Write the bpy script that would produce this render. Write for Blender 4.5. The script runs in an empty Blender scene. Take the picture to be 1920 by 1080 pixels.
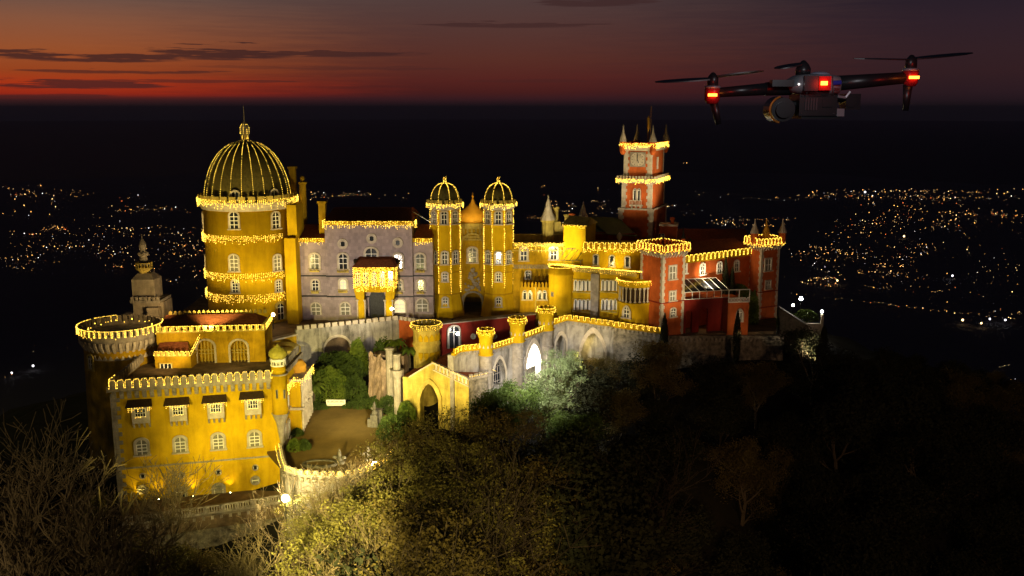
import bpy, math, random
from mathutils import Vector, Matrix
R = math.radians
PI = math.pi
random.seed(7)
# ------------------------------------------------------------------ camera
PITCH = R(10.7); F = 1800.0; CZ = 40.0
CS, SN = math.cos(PITCH), math.sin(PITCH)
scene = bpy.context.scene
cam = bpy.data.cameras.new('camera'); camo = bpy.data.objects.new('camera', cam)
scene.collection.objects.link(camo)
cam.sensor_width = 36; cam.lens = F / 1920 * 36
cam.clip_start = 0.1; cam.clip_end = 120000
camo.location = (0, 0, CZ); camo.rotation_euler = (R(90) - PITCH, 0, 0)
scene.camera = camo
scene.view_settings.view_transform = 'Standard'
scene.view_settings.look = 'None'
scene.view_settings.exposure = 0.0
scene.view_settings.gamma = 1.0
scene.view_settings.use_curve_mapping = False
cy = scene.cycles
cy.use_denoising = True
cy.sample_clamp_indirect = 3.0
cy.sample_clamp_direct = 0
cy.max_bounces = 5
cy.use_light_tree = True
cy.caustics_reflective = False; cy.caustics_refractive = False

# ------------------------------------------------------------------ dusk sky
def srgb(r, g, b):
    f = lambda c: (c / 255 / 12.92) if c / 255 <= .04045 else ((c / 255 + .055) / 1.055) ** 2.4
    return (f(r), f(g), f(b), 1)
world = bpy.data.worlds.new('World'); scene.world = world
world.use_nodes = True
nt = world.node_tree; nt.nodes.clear()
def N(t, **k):
    n = nt.nodes.new(t)
    for a, b in k.items(): setattr(n, a, b)
    return n
def L(a, b): nt.links.new(a, b)
def MA(op, a, b=None, c=None, clamp=False):
    n = N('ShaderNodeMath', operation=op); n.use_clamp = clamp
    for i, v in enumerate((a, b, c)):
        if v is None: continue
        if isinstance(v, (int, float)): n.inputs[i].default_value = v
        else: L(v, n.inputs[i])
    return n.outputs[0]
tc = N('ShaderNodeTexCoord'); sp = N('ShaderNodeSeparateXYZ'); L(tc.outputs['Generated'], sp.inputs[0])
az = MA('ARCTAN2', sp.outputs[0], sp.outputs[1]); el = sp.outputs[2]
def eramp(stops):
    n = N('ShaderNodeValToRGB'); cr = n.color_ramp
    while len(cr.elements) < len(stops): cr.elements.new(0.5)
    for e, (p, c) in zip(cr.elements, stops):
        e.position = p; e.color = srgb(*c)
    f = MA('DIVIDE', MA('ADD', el, .02), 0.52, clamp=True); L(f, n.inputs[0]); return n.outputs[0]
def ey(py): return max(0, math.sin(math.atan((540 - py) / F) - PITCH) + .02) / 0.52
S1 = [(0, (16, 13, 17)), (ey(222), (18, 14, 18)), (ey(202), (24, 17, 20)), (ey(194), (42, 24, 27)), (ey(185), (70, 31, 31)), (ey(178), (150, 40, 22)), (ey(160), (168, 52, 22)), (ey(138), (150, 66, 30)),
      (ey(100), (150, 80, 44)), (ey(50), (134, 84, 60)), (ey(0), (100, 80, 72)), (.4, (40, 40, 52)), (1, (14, 16, 28))]
S2 = [(0, (14, 12, 16)), (ey(222), (16, 13, 17)), (ey(202), (21, 16, 20)), (ey(194), (35, 21, 26)), (ey(185), (55, 27, 31)), (ey(172), (72, 29, 28)), (ey(150), (84, 35, 31)), (ey(110), (88, 46, 38)),
      (ey(60), (84, 53, 48)), (ey(0), (80, 60, 58)), (.4, (34, 34, 46)), (1, (13, 15, 26))]
S3 = [(0, (13, 12, 16)), (ey(222), (14, 12, 16)), (ey(202), (17, 14, 18)), (ey(190), (33, 22, 28)), (ey(175), (42, 26, 32)), (ey(140), (50, 30, 34)), (ey(100), (50, 32, 37)), (ey(50), (46, 32, 40)), (ey(0), (38, 30, 40)),
      (.4, (24, 24, 36)), (1, (10, 12, 22))]
nz = N('ShaderNodeTexNoise'); mp = N('ShaderNodeMapping'); mp.inputs['Scale'].default_value = (15, 15, 330)
L(tc.outputs['Generated'], mp.inputs[0]); L(mp.outputs[0], nz.inputs['Vector']); nz.inputs['Scale'].default_value = 1.0
nz.inputs['Detail'].default_value = 6; nz.inputs['Roughness'].default_value = 0.6
def mixc(f, a, b):
    n = N('ShaderNodeMix', data_type='RGBA'); 
    if isinstance(f, (int, float)): n.inputs[0].default_value = f
    else: L(f, n.inputs[0])
    for i, v in ((6, a), (7, b)):
        if isinstance(v, tuple): n.inputs[i].default_value = v
        else: L(v, n.inputs[i])
    return n.outputs[2]
def mr(v, a, b, c=0., d=1., smooth=True):
    n = N('ShaderNodeMapRange'); n.clamp = True
    if smooth: n.interpolation_type = 'SMOOTHSTEP'
    L(v, n.inputs[0])
    for i, x in enumerate((a, b, c, d)): n.inputs[i + 1].default_value = x
    return n.outputs[0]
azr = MA('ADD', az, MA('MULTIPLY', MA('SUBTRACT', nz.outputs[0], .5), .16))
left = mr(azr, -0.44, -0.08); right = mr(azr, -0.02, .42)
sky = mixc(right, mixc(left, eramp(S1), eramp(S2)), eramp(S3))
sky = mixc(mr(MA('ABSOLUTE', az), .7, 2.2), sky, srgb(18, 20, 30))
# thin cloud bars hanging over the afterglow: (x centre, y centre, half width, half height) in photo units -> angles
def ang(px, py):
    v = (540 - py) / F; x = (px - 960) / F
    d = Vector((x, CS + v * SN, -SN + v * CS)).normalized()
    return math.atan2(d.x, d.y), d.z
cl = None
dn = MA('SUBTRACT', nz.outputs[0], .5)
for (cx, cy_, hw, hh, s) in [(175, 109, 150, 8, 1), (420, 101, 130, 11, 1), (600, 101, 190, 5, .9), (225, 135, 150, 3.5, .8), (150, 160, 160, 7, .95), (330, 152, 230, 3, .7),
                             (960, 47, 170, 5, .7), (1110, 5, 120, 7, .75), (80, 180, 120, 3, .7), (1000, 152, 140, 3, .35), (640, 128, 260, 3, .35)]:
    a, e = ang(cx, cy_); ra = hw / F; re = hh / F
    dx = MA('DIVIDE', MA('SUBTRACT', az, a), ra)
    dy = MA('DIVIDE', MA('ADD', MA('SUBTRACT', el, e), MA('MULTIPLY', dn, re * 4.5)), re)
    q = MA('ADD', MA('MULTIPLY', dx, dx), MA('MULTIPLY', dy, dy))
    q = MA('ADD', q, MA('MULTIPLY', dn, 4.2))
    m = MA('MULTIPLY', mr(q, 1.15, .45), s)
    cl = m if cl is None else MA('MAXIMUM', cl, m)
sky = mixc(MA('MULTIPLY', cl, .85), sky, srgb(58, 34, 34))
bg = N('ShaderNodeBackground'); L(sky, bg.inputs[0]); bg.inputs[1].default_value = 1.0
wo = N('ShaderNodeOutputWorld'); L(bg.outputs[0], wo.inputs[0])

# ------------------------------------------------------------------ photo geometry -> metres
def Z(py, Y):
    v = (540 - py) / F
    return CZ + Y * (-SN + v * CS) / (CS + v * SN)
def X(px, Y, z):
    return (px - 960) / F * (Y * CS + (CZ - z) * SN)
def raydir(px, py):
    v = (540 - py) / F
    return Vector(((px - 960) / F, CS + v * SN, -SN + v * CS))
class Site:
    def __init__(s, x, y, z, rot=0.0):
        s.loc = Vector((x, y, z)); s.rot = rot
        s.m = Matrix.Translation(s.loc) @ Matrix.Rotation(rot, 4, 'Z'); s.i = s.m.inverted()
    def w(s, x, y, z): return s.m @ Vector((x, y, z))
    def ray(s, px, py):
        o = s.i @ Vector((0, 0, CZ)); d = (s.i.to_3x3()) @ raydir(px, py); return o, d
    def on(s, px, py, yl=0.0):
        o, d = s.ray(px, py); t = (yl - o.y) / d.y; p = o + d * t; return p.x, p.z
    def onx(s, px, py, xl=0.0):
        o, d = s.ray(px, py); t = (xl - o.x) / d.x; p = o + d * t; return p.y, p.z
    def oncyl(s, px, py, r):
        o, d = s.ray(px, py)
        a = d.x ** 2 + d.y ** 2; b = 2 * (o.x * d.x + o.y * d.y); c = o.x ** 2 + o.y ** 2 - r * r
        D = b * b - 4 * a * c
        t = (-b - math.sqrt(max(0, D))) / (2 * a); p = o + d * t
        return math.atan2(p.y, p.x), p.z
def site(px, Y, z, rot=0.0, zr=None): return Site(X(px, Y, z + 7 if zr is None else zr), Y, z, rot)

# ------------------------------------------------------------------ materials
MATS = {}
def material(name, col, rough=.8, scale=1.5, amt=.25, streak=0.0, metal=0.0, bump=0.0, bscale=8.0, col2=None, spec=.08, brick=None, stain=None, transl=0):
    if name in MATS: return MATS[name]
    m = bpy.data.materials.new(name); m.use_nodes = True; t = m.node_tree; b = t.nodes['Principled BSDF']
    b.inputs['Roughness'].default_value = rough; b.inputs['Metallic'].default_value = metal
    b.inputs['Specular IOR Level'].default_value = spec
    tcn = t.nodes.new('ShaderNodeTexCoord')
    n1 = t.nodes.new('ShaderNodeTexNoise'); n1.inputs['Scale'].default_value = scale; n1.inputs['Detail'].default_value = 6
    n1.inputs['Roughness'].default_value = .65
    t.links.new(tcn.outputs['Object'], n1.inputs['Vector'])
    rp = t.nodes.new('ShaderNodeValToRGB')
    c = Vector(col[:3]); c2 = Vector(col2[:3]) if col2 else c * (1 - amt * 1.6)
    rp.color_ramp.elements[0].position = .3; rp.color_ramp.elements[0].color = (*c2, 1)
    rp.color_ramp.elements[1].position = .65; rp.color_ramp.elements[1].color = (*c, 1)
    t.links.new(n1.outputs[0], rp.inputs[0]); out = rp.outputs[0]
    if streak:
        mpn = t.nodes.new('ShaderNodeMapping'); mpn.inputs['Scale'].default_value = (1.3, 1.3, .22)
        n2 = t.nodes.new('ShaderNodeTexNoise'); n2.inputs['Scale'].default_value = .9; n2.inputs['Detail'].default_value = 7; n2.inputs['Distortion'].default_value = .6; n2.inputs['Roughness'].default_value = .7
        t.links.new(tcn.outputs['Object'], mpn.inputs[0]); t.links.new(mpn.outputs[0], n2.inputs['Vector'])
        r2 = t.nodes.new('ShaderNodeMapRange'); r2.inputs[1].default_value = .45; r2.inputs[2].default_value = .7
        t.links.new(n2.outputs[0], r2.inputs[0])
        mx = t.nodes.new('ShaderNodeMix'); mx.data_type = 'RGBA'; mx.blend_type = 'MULTIPLY'
        ml = t.nodes.new('ShaderNodeMath'); ml.operation = 'MULTIPLY'; ml.inputs[1].default_value = streak
        t.links.new(r2.outputs[0], ml.inputs[0]); t.links.new(ml.outputs[0], mx.inputs[0])
        t.links.new(out, mx.inputs[6]); mx.inputs[7].default_value = stain or (.25, .22, .18, 1); out = mx.outputs[2]
    if brick:
        bw, bh, mort, mk = brick
        bn = t.nodes.new('ShaderNodeTexBrick'); bn.inputs['Scale'].default_value = 1.0
        bn.inputs['Brick Width'].default_value = bw; bn.inputs['Row Height'].default_value = bh; bn.inputs['Mortar Size'].default_value = mort
        bn.inputs['Color1'].default_value = (1, 1, 1, 1); bn.inputs['Color2'].default_value = (.7, .7, .7, 1); bn.inputs['Mortar'].default_value = (mk, mk, mk, 1)
        mq = t.nodes.new('ShaderNodeMapping'); mq.inputs['Rotation'].default_value = (R(90), 0, 0)
        cb = t.nodes.new('ShaderNodeCombineXYZ'); sx = t.nodes.new('ShaderNodeSeparateXYZ'); ad = t.nodes.new('ShaderNodeMath')
        t.links.new(tcn.outputs['Object'], sx.inputs[0]); t.links.new(sx.outputs[0], ad.inputs[0]); t.links.new(sx.outputs[1], ad.inputs[1])
        t.links.new(ad.outputs[0], cb.inputs[0]); t.links.new(sx.outputs[2], cb.inputs[1]); t.links.new(cb.outputs[0], bn.inputs['Vector'])
        mx = t.nodes.new('ShaderNodeMix'); mx.data_type = 'RGBA'; mx.blend_type = 'MULTIPLY'; mx.inputs[0].default_value = 1
        t.links.new(out, mx.inputs[6]); t.links.new(bn.outputs[0], mx.inputs[7]); out = mx.outputs[2]
    t.links.new(out, b.inputs['Base Color'])
    if bump:
        n3 = t.nodes.new('ShaderNodeTexNoise'); n3.inputs['Scale'].default_value = bscale; n3.inputs['Detail'].default_value = 4
        t.links.new(tcn.outputs['Object'], n3.inputs['Vector'])
        bp = t.nodes.new('ShaderNodeBump'); bp.inputs['Strength'].default_value = 1; bp.inputs['Distance'].default_value = bump
        t.links.new(n3.outputs[0], bp.inputs['Height']); t.links.new(bp.outputs[0], b.inputs['Normal'])
    if transl:
        tb = t.nodes.new('ShaderNodeBsdfTranslucent'); t.links.new(out, tb.inputs[0]); ms = t.nodes.new('ShaderNodeMixShader'); ms.inputs[0].default_value = transl
        t.links.new(b.outputs[0], ms.inputs[1]); t.links.new(tb.outputs[0], ms.inputs[2]); t.links.new(ms.outputs[0], t.nodes['Material Output'].inputs[0])
    MATS[name] = m; return m
def emission(name, col, k, sample=True):
    if name in MATS: return MATS[name]
    m = bpy.data.materials.new(name); m.use_nodes = True; t = m.node_tree
    b = t.nodes['Principled BSDF']; b.inputs['Base Color'].default_value = (0.02, .02, .02, 1)
    b.inputs['Emission Color'].default_value = (*col, 1); b.inputs['Emission Strength'].default_value = k
    # slight lamp to lamp variation
    if sample is False: m.cycles.emission_sampling = 'NONE'
    MATS[name] = m; return m
yellow = material('yellow_plaster', (.62, .385, .005), .85, .16, .30, .40, bump=.01, stain=(.42, .34, .3, 1))
yellow2 = material('ochre_plaster', (.52, .31, .010), .85, .3, .42, .45, bump=.01)
ochre = material('pale_ochre_render', (.56, .42, .10), .9, .6, .3, .7, bump=.02)
red = material('terracotta_plaster', (.52, .115, .026), .85, .5, .28, .3, bump=.01)
darkred = material('oxblood_plaster', (.24, .022, .012), .85, .4, .25, .3, bump=.01)
lilac = material('lilac_tile', (.34, .262, .262), .6, .8, .12, .15, brick=(.5, .5, .02, .8), spec=.15)
stone = material('grey_stone', (.34, .29, .23), .9, 1.2, .3, .5, bump=.03)
pstone = material('pale_stone', (.52, .44, .34), .85, 1.5, .25, .2, bump=.015)
wstone = material('weathered_stone', (.40, .36, .31), .95, .5, .35, .9, bump=.05, stain=(.09, .085, .07, 1))
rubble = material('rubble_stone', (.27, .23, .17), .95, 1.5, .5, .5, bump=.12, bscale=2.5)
rooftile = material('clay_roof_tile', (.27, .085, .035), .85, 3, .35, .0, bump=.04, bscale=12)
greenroof = material('green_metal_roof', (.10, .11, .04), .6, 2, .2)
olivetile = material('olive_dome_tile', (.13, .105, .03), .5, 3, .3, bump=.02)
gold = material('ochre_dome_skin', (.58, .29, .03), .5, 1, .15)
white = material('white_joinery', (.78, .74, .66), .5, 4, .08)
iron = material('dark_iron', (.03, .03, .03), .5, 5, .3, metal=.5)
steel = material('grey_steel', (.35, .35, .36), .4, 5, .2, metal=.6)
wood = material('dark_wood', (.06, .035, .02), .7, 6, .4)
gravel = material('brown_gravel', (.15, .098, .030), .95, .35, .35, bump=.03, bscale=20, col2=(.095, .062, .018))
paving = material('terrace_paving', (.20, .135, .075), .9, .8, .35, brick=(1.2, .8, .02, .7))
glass = material('dark_glass', (.02, .022, .025), .12, 3, .2, spec=.6)
curtain = material('curtained_glass', (.22, .20, .15), .35, 5, .3)
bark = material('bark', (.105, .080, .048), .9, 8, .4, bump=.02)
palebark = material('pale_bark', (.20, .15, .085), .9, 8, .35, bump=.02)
leaf_green = material('green_leaves', (.08, .115, .022), .6, .45, .5, col2=(.025, .04, .01), transl=.4)
leaf_olive = material('olive_leaves', (.24, .21, .055), .6, .5, .5, col2=(.05, .045, .012), transl=.4)
leaf_autumn = material('autumn_leaves', (.16, .125, .035), .7, .5, .5, col2=(.06, .04, .015), transl=.4)
leaf_bright = material('fresh_leaves', (.17, .21, .03), .5, .7, .4, col2=(.04, .08, .012), transl=.4)
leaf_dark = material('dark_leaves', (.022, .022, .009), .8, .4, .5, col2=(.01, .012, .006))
soil = material('hill_soil', (.014, .012, .007), 1, .05, .5, bump=.3, bscale=.4)
plainm = material('dark_plain', (.09, .08, .085), .8, .002, .3, spec=.3)
darkstone = material('dark_stone', (.12, .105, .08), .8, 3, .4, .5)  # plain darker tone with random mottling and streaks
darkbark = material('silhouette_bark', (.04, .03, .02), .9, 8, .35)  # darkened in colour so the limbs stay silhouettes against lit crowns
leaf_lamplit = material('lamplit_leaves', (.22, .27, .12), .5, .6, .4, col2=(.12, .15, .06), transl=.3)  # paled in colour to imitate the arch lamp's white light on the leaves
seam = material('night_sea', (.016, .014, .020), .6, .001, .3, spec=.10)
BULBC = (1.0, .60, .06)
bulb = emission('warm_bulb', BULBC, 6.0)
bulbw = emission('pale_bulb', (1, .80, .30), 9.0)
litwin = emission('lit_window_glow', (1, .78, .38), 1.1)
litwhite = emission('white_lamp_glow', (1, .97, .9), 26)
lampglow = emission('lamp_glow', (1, .86, .55), 30)
redled = emission('red_led', (1, .028, .006), 9)
orangeled = emission('orange_led_core', (1, .20, .02), 9)

# ------------------------------------------------------------------ mesh building
class MB:
    def __init__(s): s.v = []; s.f = []; s.mi = []; s.m = 0; s.smooth = False
    def add(s, vs, fs):
        o = len(s.v); s.v += [tuple(v) for v in vs]; s.f += [tuple(i + o for i in f) for f in fs]; s.mi += [s.m] * len(fs)
    def box(s, x0, x1, y0, y1, z0, z1):
        s.add([(x0, y0, z0), (x1, y0, z0), (x1, y1, z0), (x0, y1, z0), (x0, y0, z1), (x1, y0, z1), (x1, y1, z1), (x0, y1, z1)],
              [(3, 2, 1, 0), (4, 5, 6, 7), (0, 1, 5, 4), (1, 2, 6, 5), (2, 3, 7, 6), (3, 0, 4, 7)])
    def rbox(s, c, ax, hx, hy, z0, z1):   # box at c (x,y) with heading ax
        ux, uy = math.cos(ax), math.sin(ax); P = []
        for z in (z0, z1):
            for a, b in ((-hx, -hy), (hx, -hy), (hx, hy), (-hx, hy)): P.append((c[0] + a * ux - b * uy, c[1] + a * uy + b * ux, z))
        s.add(P, [(3, 2, 1, 0), (4, 5, 6, 7), (0, 1, 5, 4), (1, 2, 6, 5), (2, 3, 7, 6), (3, 0, 4, 7)])
    def prism(s, poly, z0, z1, top=None):
        n = len(poly); tp = top or poly
        s.add([(x, y, z0) for x, y in poly] + [(x, y, z1) for x, y in tp],
              [tuple(range(n))[::-1], tuple(range(n, 2 * n))] + [(i, (i + 1) % n, n + (i + 1) % n, n + i) for i in range(n)])
    def lathe(s, prof, n=32, c=(0, 0), a0=0, a1=2 * PI, ca=True):
        full = abs(a1 - a0 - 2 * PI) < 1e-6; k = n if full else n + 1; V = []
        for r, z in prof:
            for i in range(k):
                a = a0 + (a1 - a0) * i / n; V.append((c[0] + r * math.cos(a), c[1] + r * math.sin(a), z))
        fs = []
        for j in range(len(prof) - 1):
            for i in range(n):
                i2 = (i + 1) % k; fs.append((j * k + i, j * k + i2, (j + 1) * k + i2, (j + 1) * k + i))
        if ca and full:
            if prof[0][0] > 0: fs.append(tuple(range(k))[::-1])
            if prof[-1][0] > 0: fs.append(tuple(range((len(prof) - 1) * k, len(prof) * k)))
        s.add(V, fs)
    def tube(s, p0, p1, r0, r1=None, n=6, caps=True):
        r1 = r0 if r1 is None else r1
        p0 = Vector(p0); p1 = Vector(p1); d = (p1 - p0)
        if d.length < 1e-6: return
        d.normalize(); u = d.orthogonal().normalized(); w = d.cross(u); V = []
        for p, r in ((p0, r0), (p1, r1)):
            for i in range(n):
                a = 2 * PI * i / n; V.append(p + u * (math.cos(a) * r) + w * (math.sin(a) * r))
        fs = [(i, (i + 1) % n, n + (i + 1) % n, n + i) for i in range(n)]
        if caps: fs += [tuple(range(n))[::-1], tuple(range(n, 2 * n))]
        s.add(V, fs)
    def ball(s, p, r, sx=1, sy=1, sz=1, n=10, m=6):
        V = [(p[0], p[1], p[2] - r * sz)]
        for j in range(1, m):
            t = PI * j / m - PI / 2
            for i in range(n):
                a = 2 * PI * i / n; V.append((p[0] + r * sx * math.cos(t) * math.cos(a), p[1] + r * sy * math.cos(t) * math.sin(a), p[2] + r * sz * math.sin(t)))
        V.append((p[0], p[1], p[2] + r * sz)); fs = []
        for i in range(n):
            fs.append((0, 1 + (i + 1) % n, 1 + i)); fs.append((len(V) - 1, 1 + (m - 2) * n + i, 1 + (m - 2) * n + (i + 1) % n))
        for j in range(m - 2):
            for i in range(n): fs.append((1 + j * n + i, 1 + j * n + (i + 1) % n, 1 + (j + 1) * n + (i + 1) % n, 1 + (j + 1) * n + i))
        s.add(V, fs)
    def octa(s, p, r):
        x, y, z = p
        s.add([(x + r, y, z), (x - r, y, z), (x, y + r, z), (x, y - r, z), (x, y, z + r), (x, y, z - r)],
              [(0, 2, 4), (2, 1, 4), (1, 3, 4), (3, 0, 4), (2, 0, 5), (1, 2, 5), (3, 1, 5), (0, 3, 5)])
    def outline(s, pts, o, ang, t):
        """2-D outline pts (u, z) stood on the vertical plane through o (x,y,z) heading ang, thickness t behind it"""
        ux, uy = math.cos(ang), math.sin(ang); nx, ny = -uy, ux; n = len(pts)
        V = [(o[0] + u * ux, o[1] + u * uy, o[2] + z) for u, z in pts] + [(o[0] + u * ux + nx * t, o[1] + u * uy + ny * t, o[2] + z) for u, z in pts]
        s.add(V, [tuple(range(n)), tuple(range(n, 2 * n))[::-1]] + [(i, n + i, n + (i + 1) % n, (i + 1) % n) for i in range(n)])
    def ring(s, outer, inner, y0, y1, closed=False):
        n = len(outer); V = []
        for pts, y in ((outer, y0), (inner, y0), (outer, y1), (inner, y1)): V += [(u, y, z) for u, z in pts]
        for i in range(n if closed else n - 1):
            j = (i + 1) % n
            s.add([], [])
        fs = []
        for i in range(n if closed else n - 1):
            j = (i + 1) % n
            fs += [(i, j, n + j, n + i), (i, 2 * n + i, 2 * n + j, j), (n + i, n + j, 3 * n + j, 3 * n + i)]
        s.add(V, fs)
    def wall(s, x0, x1, z0, z1, y0, y1, holes=(), ztop=None):
        """wall along x with arched openings (xc, width, z spring, rise, kind, zbottom); ztop may be a function of x"""
        zt = ztop or (lambda x: z1); xs = {x0, x1}
        for (xc, w, zs, rise, kind, zb) in holes:
            for i in range(13): xs.add(xc - w / 2 + w * i / 12)
        if ztop:
            for i in range(1, 12): xs.add(x0 + (x1 - x0) * i / 12)
        xs = sorted(x for x in xs if x0 - 1e-6 <= x <= x1 + 1e-6)
        def hole(x):
            for h in holes:
                if abs(x - h[0]) < h[1] / 2 - 1e-4:
                    return h
            return None
        def ah(h, x):
            q = min(1, abs(x - h[0]) / (h[1] / 2))
            if h[4] == 'pointed': return h[2] + h[3] * (1 - q ** 1.6) ** .75
            if h[4] == 'rect': return h[2]
            return h[2] + h[3] * math.sqrt(max(0, 1 - q * q))
        def seg(a, b, za, zb_, ta, tb, ends=(False, False)):
            V = [(a, y0, za), (b, y0, zb_), (b, y1, zb_), (a, y1, za), (a, y0, ta), (b, y0, tb), (b, y1, tb), (a, y1, ta)]
            fs = [(3, 2, 1, 0), (4, 5, 6, 7), (0, 1, 5, 4), (2, 3, 7, 6)]
            if ends[0]: fs.append((3, 0, 4, 7))
            if ends[1]: fs.append((1, 2, 6, 5))
            s.add(V, fs)
        for a, b in zip(xs, xs[1:]):
            h = hole((a + b) / 2)
            if h is None: 
                hl = hole(a - .01) if a > x0 else 1; hr = hole(b + .01) if b < x1 else 1
                seg(a, b, z0, z0, zt(a), zt(b), (bool(hl), bool(hr)))
            else:
                seg(a, b, ah(h, a), ah(h, b), zt(a), zt(b))
                if h[5] > z0: seg(a, b, z0, z0, h[5], h[5])
    def make(s, name, mats, parent=None, smooth=False, org=None, link=True):
        me = bpy.data.meshes.new(name)
        V = s.v if org is None else [(x - org[0], y - org[1], z - org[2]) for x, y, z in s.v]
        me.from_pydata(V, [], s.f); 
        if not isinstance(mats, (list, tuple)): mats = [mats]
        for m in mats: me.materials.append(m)
        if len(mats) > 1: me.polygons.foreach_set('material_index', s.mi)
        if smooth: me.polygons.foreach_set('use_smooth', [True] * len(me.polygons))
        me.update()
        o = bpy.data.objects.new(name, me)
        if link: scene.collection.objects.link(o)
        if org is not None: o.location = org
        if parent is not None: o.parent = parent
        return o
def tag(o, label, cat, group=None, kind=None):
    o['label'] = label; o['category'] = cat
    if group: o['group'] = group
    if kind: o['kind'] = kind
    return o
def struct(o): o['kind'] = 'structure'; return o
def thing(name, label, cat, st, group=None):
    o = bpy.data.objects.new(name, None); scene.collection.objects.link(o)
    o.location = st.loc; o.rotation_euler = (0, 0, st.rot); o.empty_display_size = .5
    return tag(o, label, cat, group)
def copy_tree(o, parent=None):
    c = o.copy(); scene.collection.objects.link(c); c.parent = parent
    for ch in o.children: copy_tree(ch, c)
    return c
def blob(m, x=0, y=0, z=0, rz=0): return Matrix.Translation((x, y, z)) @ Matrix.Rotation(rz, 4, 'Z')

# arched outlines, (u, z) from bottom left over the top to bottom right
def arch(w, h, kind='round', n=10):
    r = w / 2
    if kind == 'rect': return [(-r, 0), (-r, h), (r, h), (r, 0)]
    if kind == 'circle': return [(r * math.cos(a), r + r * math.sin(a)) for a in [2 * PI * i / 20 for i in range(20)]]
    if kind == 'round':
        return [(-r, 0)] + [(-r * math.cos(PI * i / n), h - r + r * math.sin(PI * i / n)) for i in range(n + 1)] + [(r, 0)]
    rise = w * .85
    pts = [(-r, 0)]
    for i in range(n + 1):
        q = -1 + 2 * i / n; pts.append((r * q, h - rise + rise * (1 - abs(q) ** 1.6) ** .75))
    return pts + [(r, 0)]
WCACHE = {}
def window(parent, x, y, z, rz=0, w=1.2, h=2.4, kind='round', surr=pstone, fill=glass, bars=(1, 2), sill=True, fw=.22, key='', lights=False):
    """window: stone surround with pane, mullions and sill as its pieces; faces -y before rz"""
    k = (round(w, 2), round(h, 2), kind, surr.name, fill.name, bars, sill, fw)
    if k in WCACHE:
        src = WCACHE[k]; c = copy_tree(src, parent)
    else:
        sx = (w + 2 * fw) / w; out = [(u * sx, zz * (h + fw) / h) if kind != 'circle' else (u * sx, (zz - w / 2) * sx + w / 2) for u, zz in arch(w, h, kind)]
        b = MB(); b.ring(out, arch(w, h, kind), -.14, .02, kind == 'circle'); c = b.make('window', surr, parent)
        b = MB(); pts = arch(w, h, kind); b.outline(pts, (0, -.03, 0), 0, .02); b.make('pane', fill, c)
        if bars:
            b = MB(); nv, nh = bars
            top = h - (w / 2 if kind in ('round', 'pointed') else 0)
            ww = .09
            zb, ztop = (0, h - .02) if kind != 'circle' else (0.02, w - .02)
            if kind == 'circle': top = w
            for i in range(nv): 
                u = -w / 2 + w * (i + 1) / (nv + 1); b.box(u - ww / 2, u + ww / 2, -.09, -.032, zb, ztop if abs(u) < .05 else top)
            for i in range(nh):
                zz = top * (i + 1) / nh if kind != 'circle' else w / 2
                b.box(-w / 2, w / 2, -.085, -.034, zz - ww / 2, zz + ww / 2)
            b.box(-w / 2, -w / 2 + .07, -.08, -.03, 0, top); b.box(w / 2 - .07, w / 2, -.08, -.03, 0, top)
            if kind == 'circle': pass
            b.make('mullion', white, c)
        if sill:
            b = MB(); b.box(-w / 2 - fw - .1, w / 2 + fw + .1, -.32, 0, -.16, 0); b.make('sill', surr, c)
        WCACHE[k] = c
    c.location = (x, y, z); c.rotation_euler = (0, 0, rz)
    return c

# polyline helpers (local xy paths)
def circ(r, n=48, a0=0, a1=2 * PI, c=(0, 0)): return [(c[0] + r * math.cos(a0 + (a1 - a0) * i / n), c[1] + r * math.sin(a0 + (a1 - a0) * i / n)) for i in range(n + 1)]
def along(path, step, z=None):
    """evenly spaced (x, y, heading, z) along a path of (x,y[,z])"""
    P = [tuple(p) + ((0,) if len(p) == 2 else ()) for p in path]
    segs = [math.dist(a[:2], b[:2]) for a, b in zip(P, P[1:])]; T = sum(segs); n = max(1, round(T / step)); out = []; st = T / n
    for k in range(n):
        s = (k + .5) * st; i = 0
        while i < len(segs) - 1 and s > segs[i]: s -= segs[i]; i += 1
        f = s / max(segs[i], 1e-9); a, b = P[i], P[i + 1]
        out.append((a[0] + (b[0] - a[0]) * f, a[1] + (b[1] - a[1]) * f, math.atan2(b[1] - a[1], b[0] - a[0]), a[2] + (b[2] - a[2]) * f))
    return out, st
def crenels(b, path, z, step=1.0, w=.55, h=.8, t=.35, kind='square', base=.35):
    pts, st = along(path, step)
    for (x, y, a, zz) in pts:
        zz += z
        if kind == 'square': pr = [(-w / 2, 0), (w / 2, 0), (w / 2, h), (-w / 2, h)]
        elif kind == 'pointed': pr = [(-w / 2, 0), (w / 2, 0), (w / 2, h * .6), (0, h), (-w / 2, h * .6)]
        else: pr = [(-w / 2, 0), (w / 2, 0)] + [(w / 2 * math.cos(q), h - w / 2 + w / 2 * math.sin(q)) for q in [PI * i / 6 for i in range(7)]]
        b.outline(pr, (x, y, zz), a, t)
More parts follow.
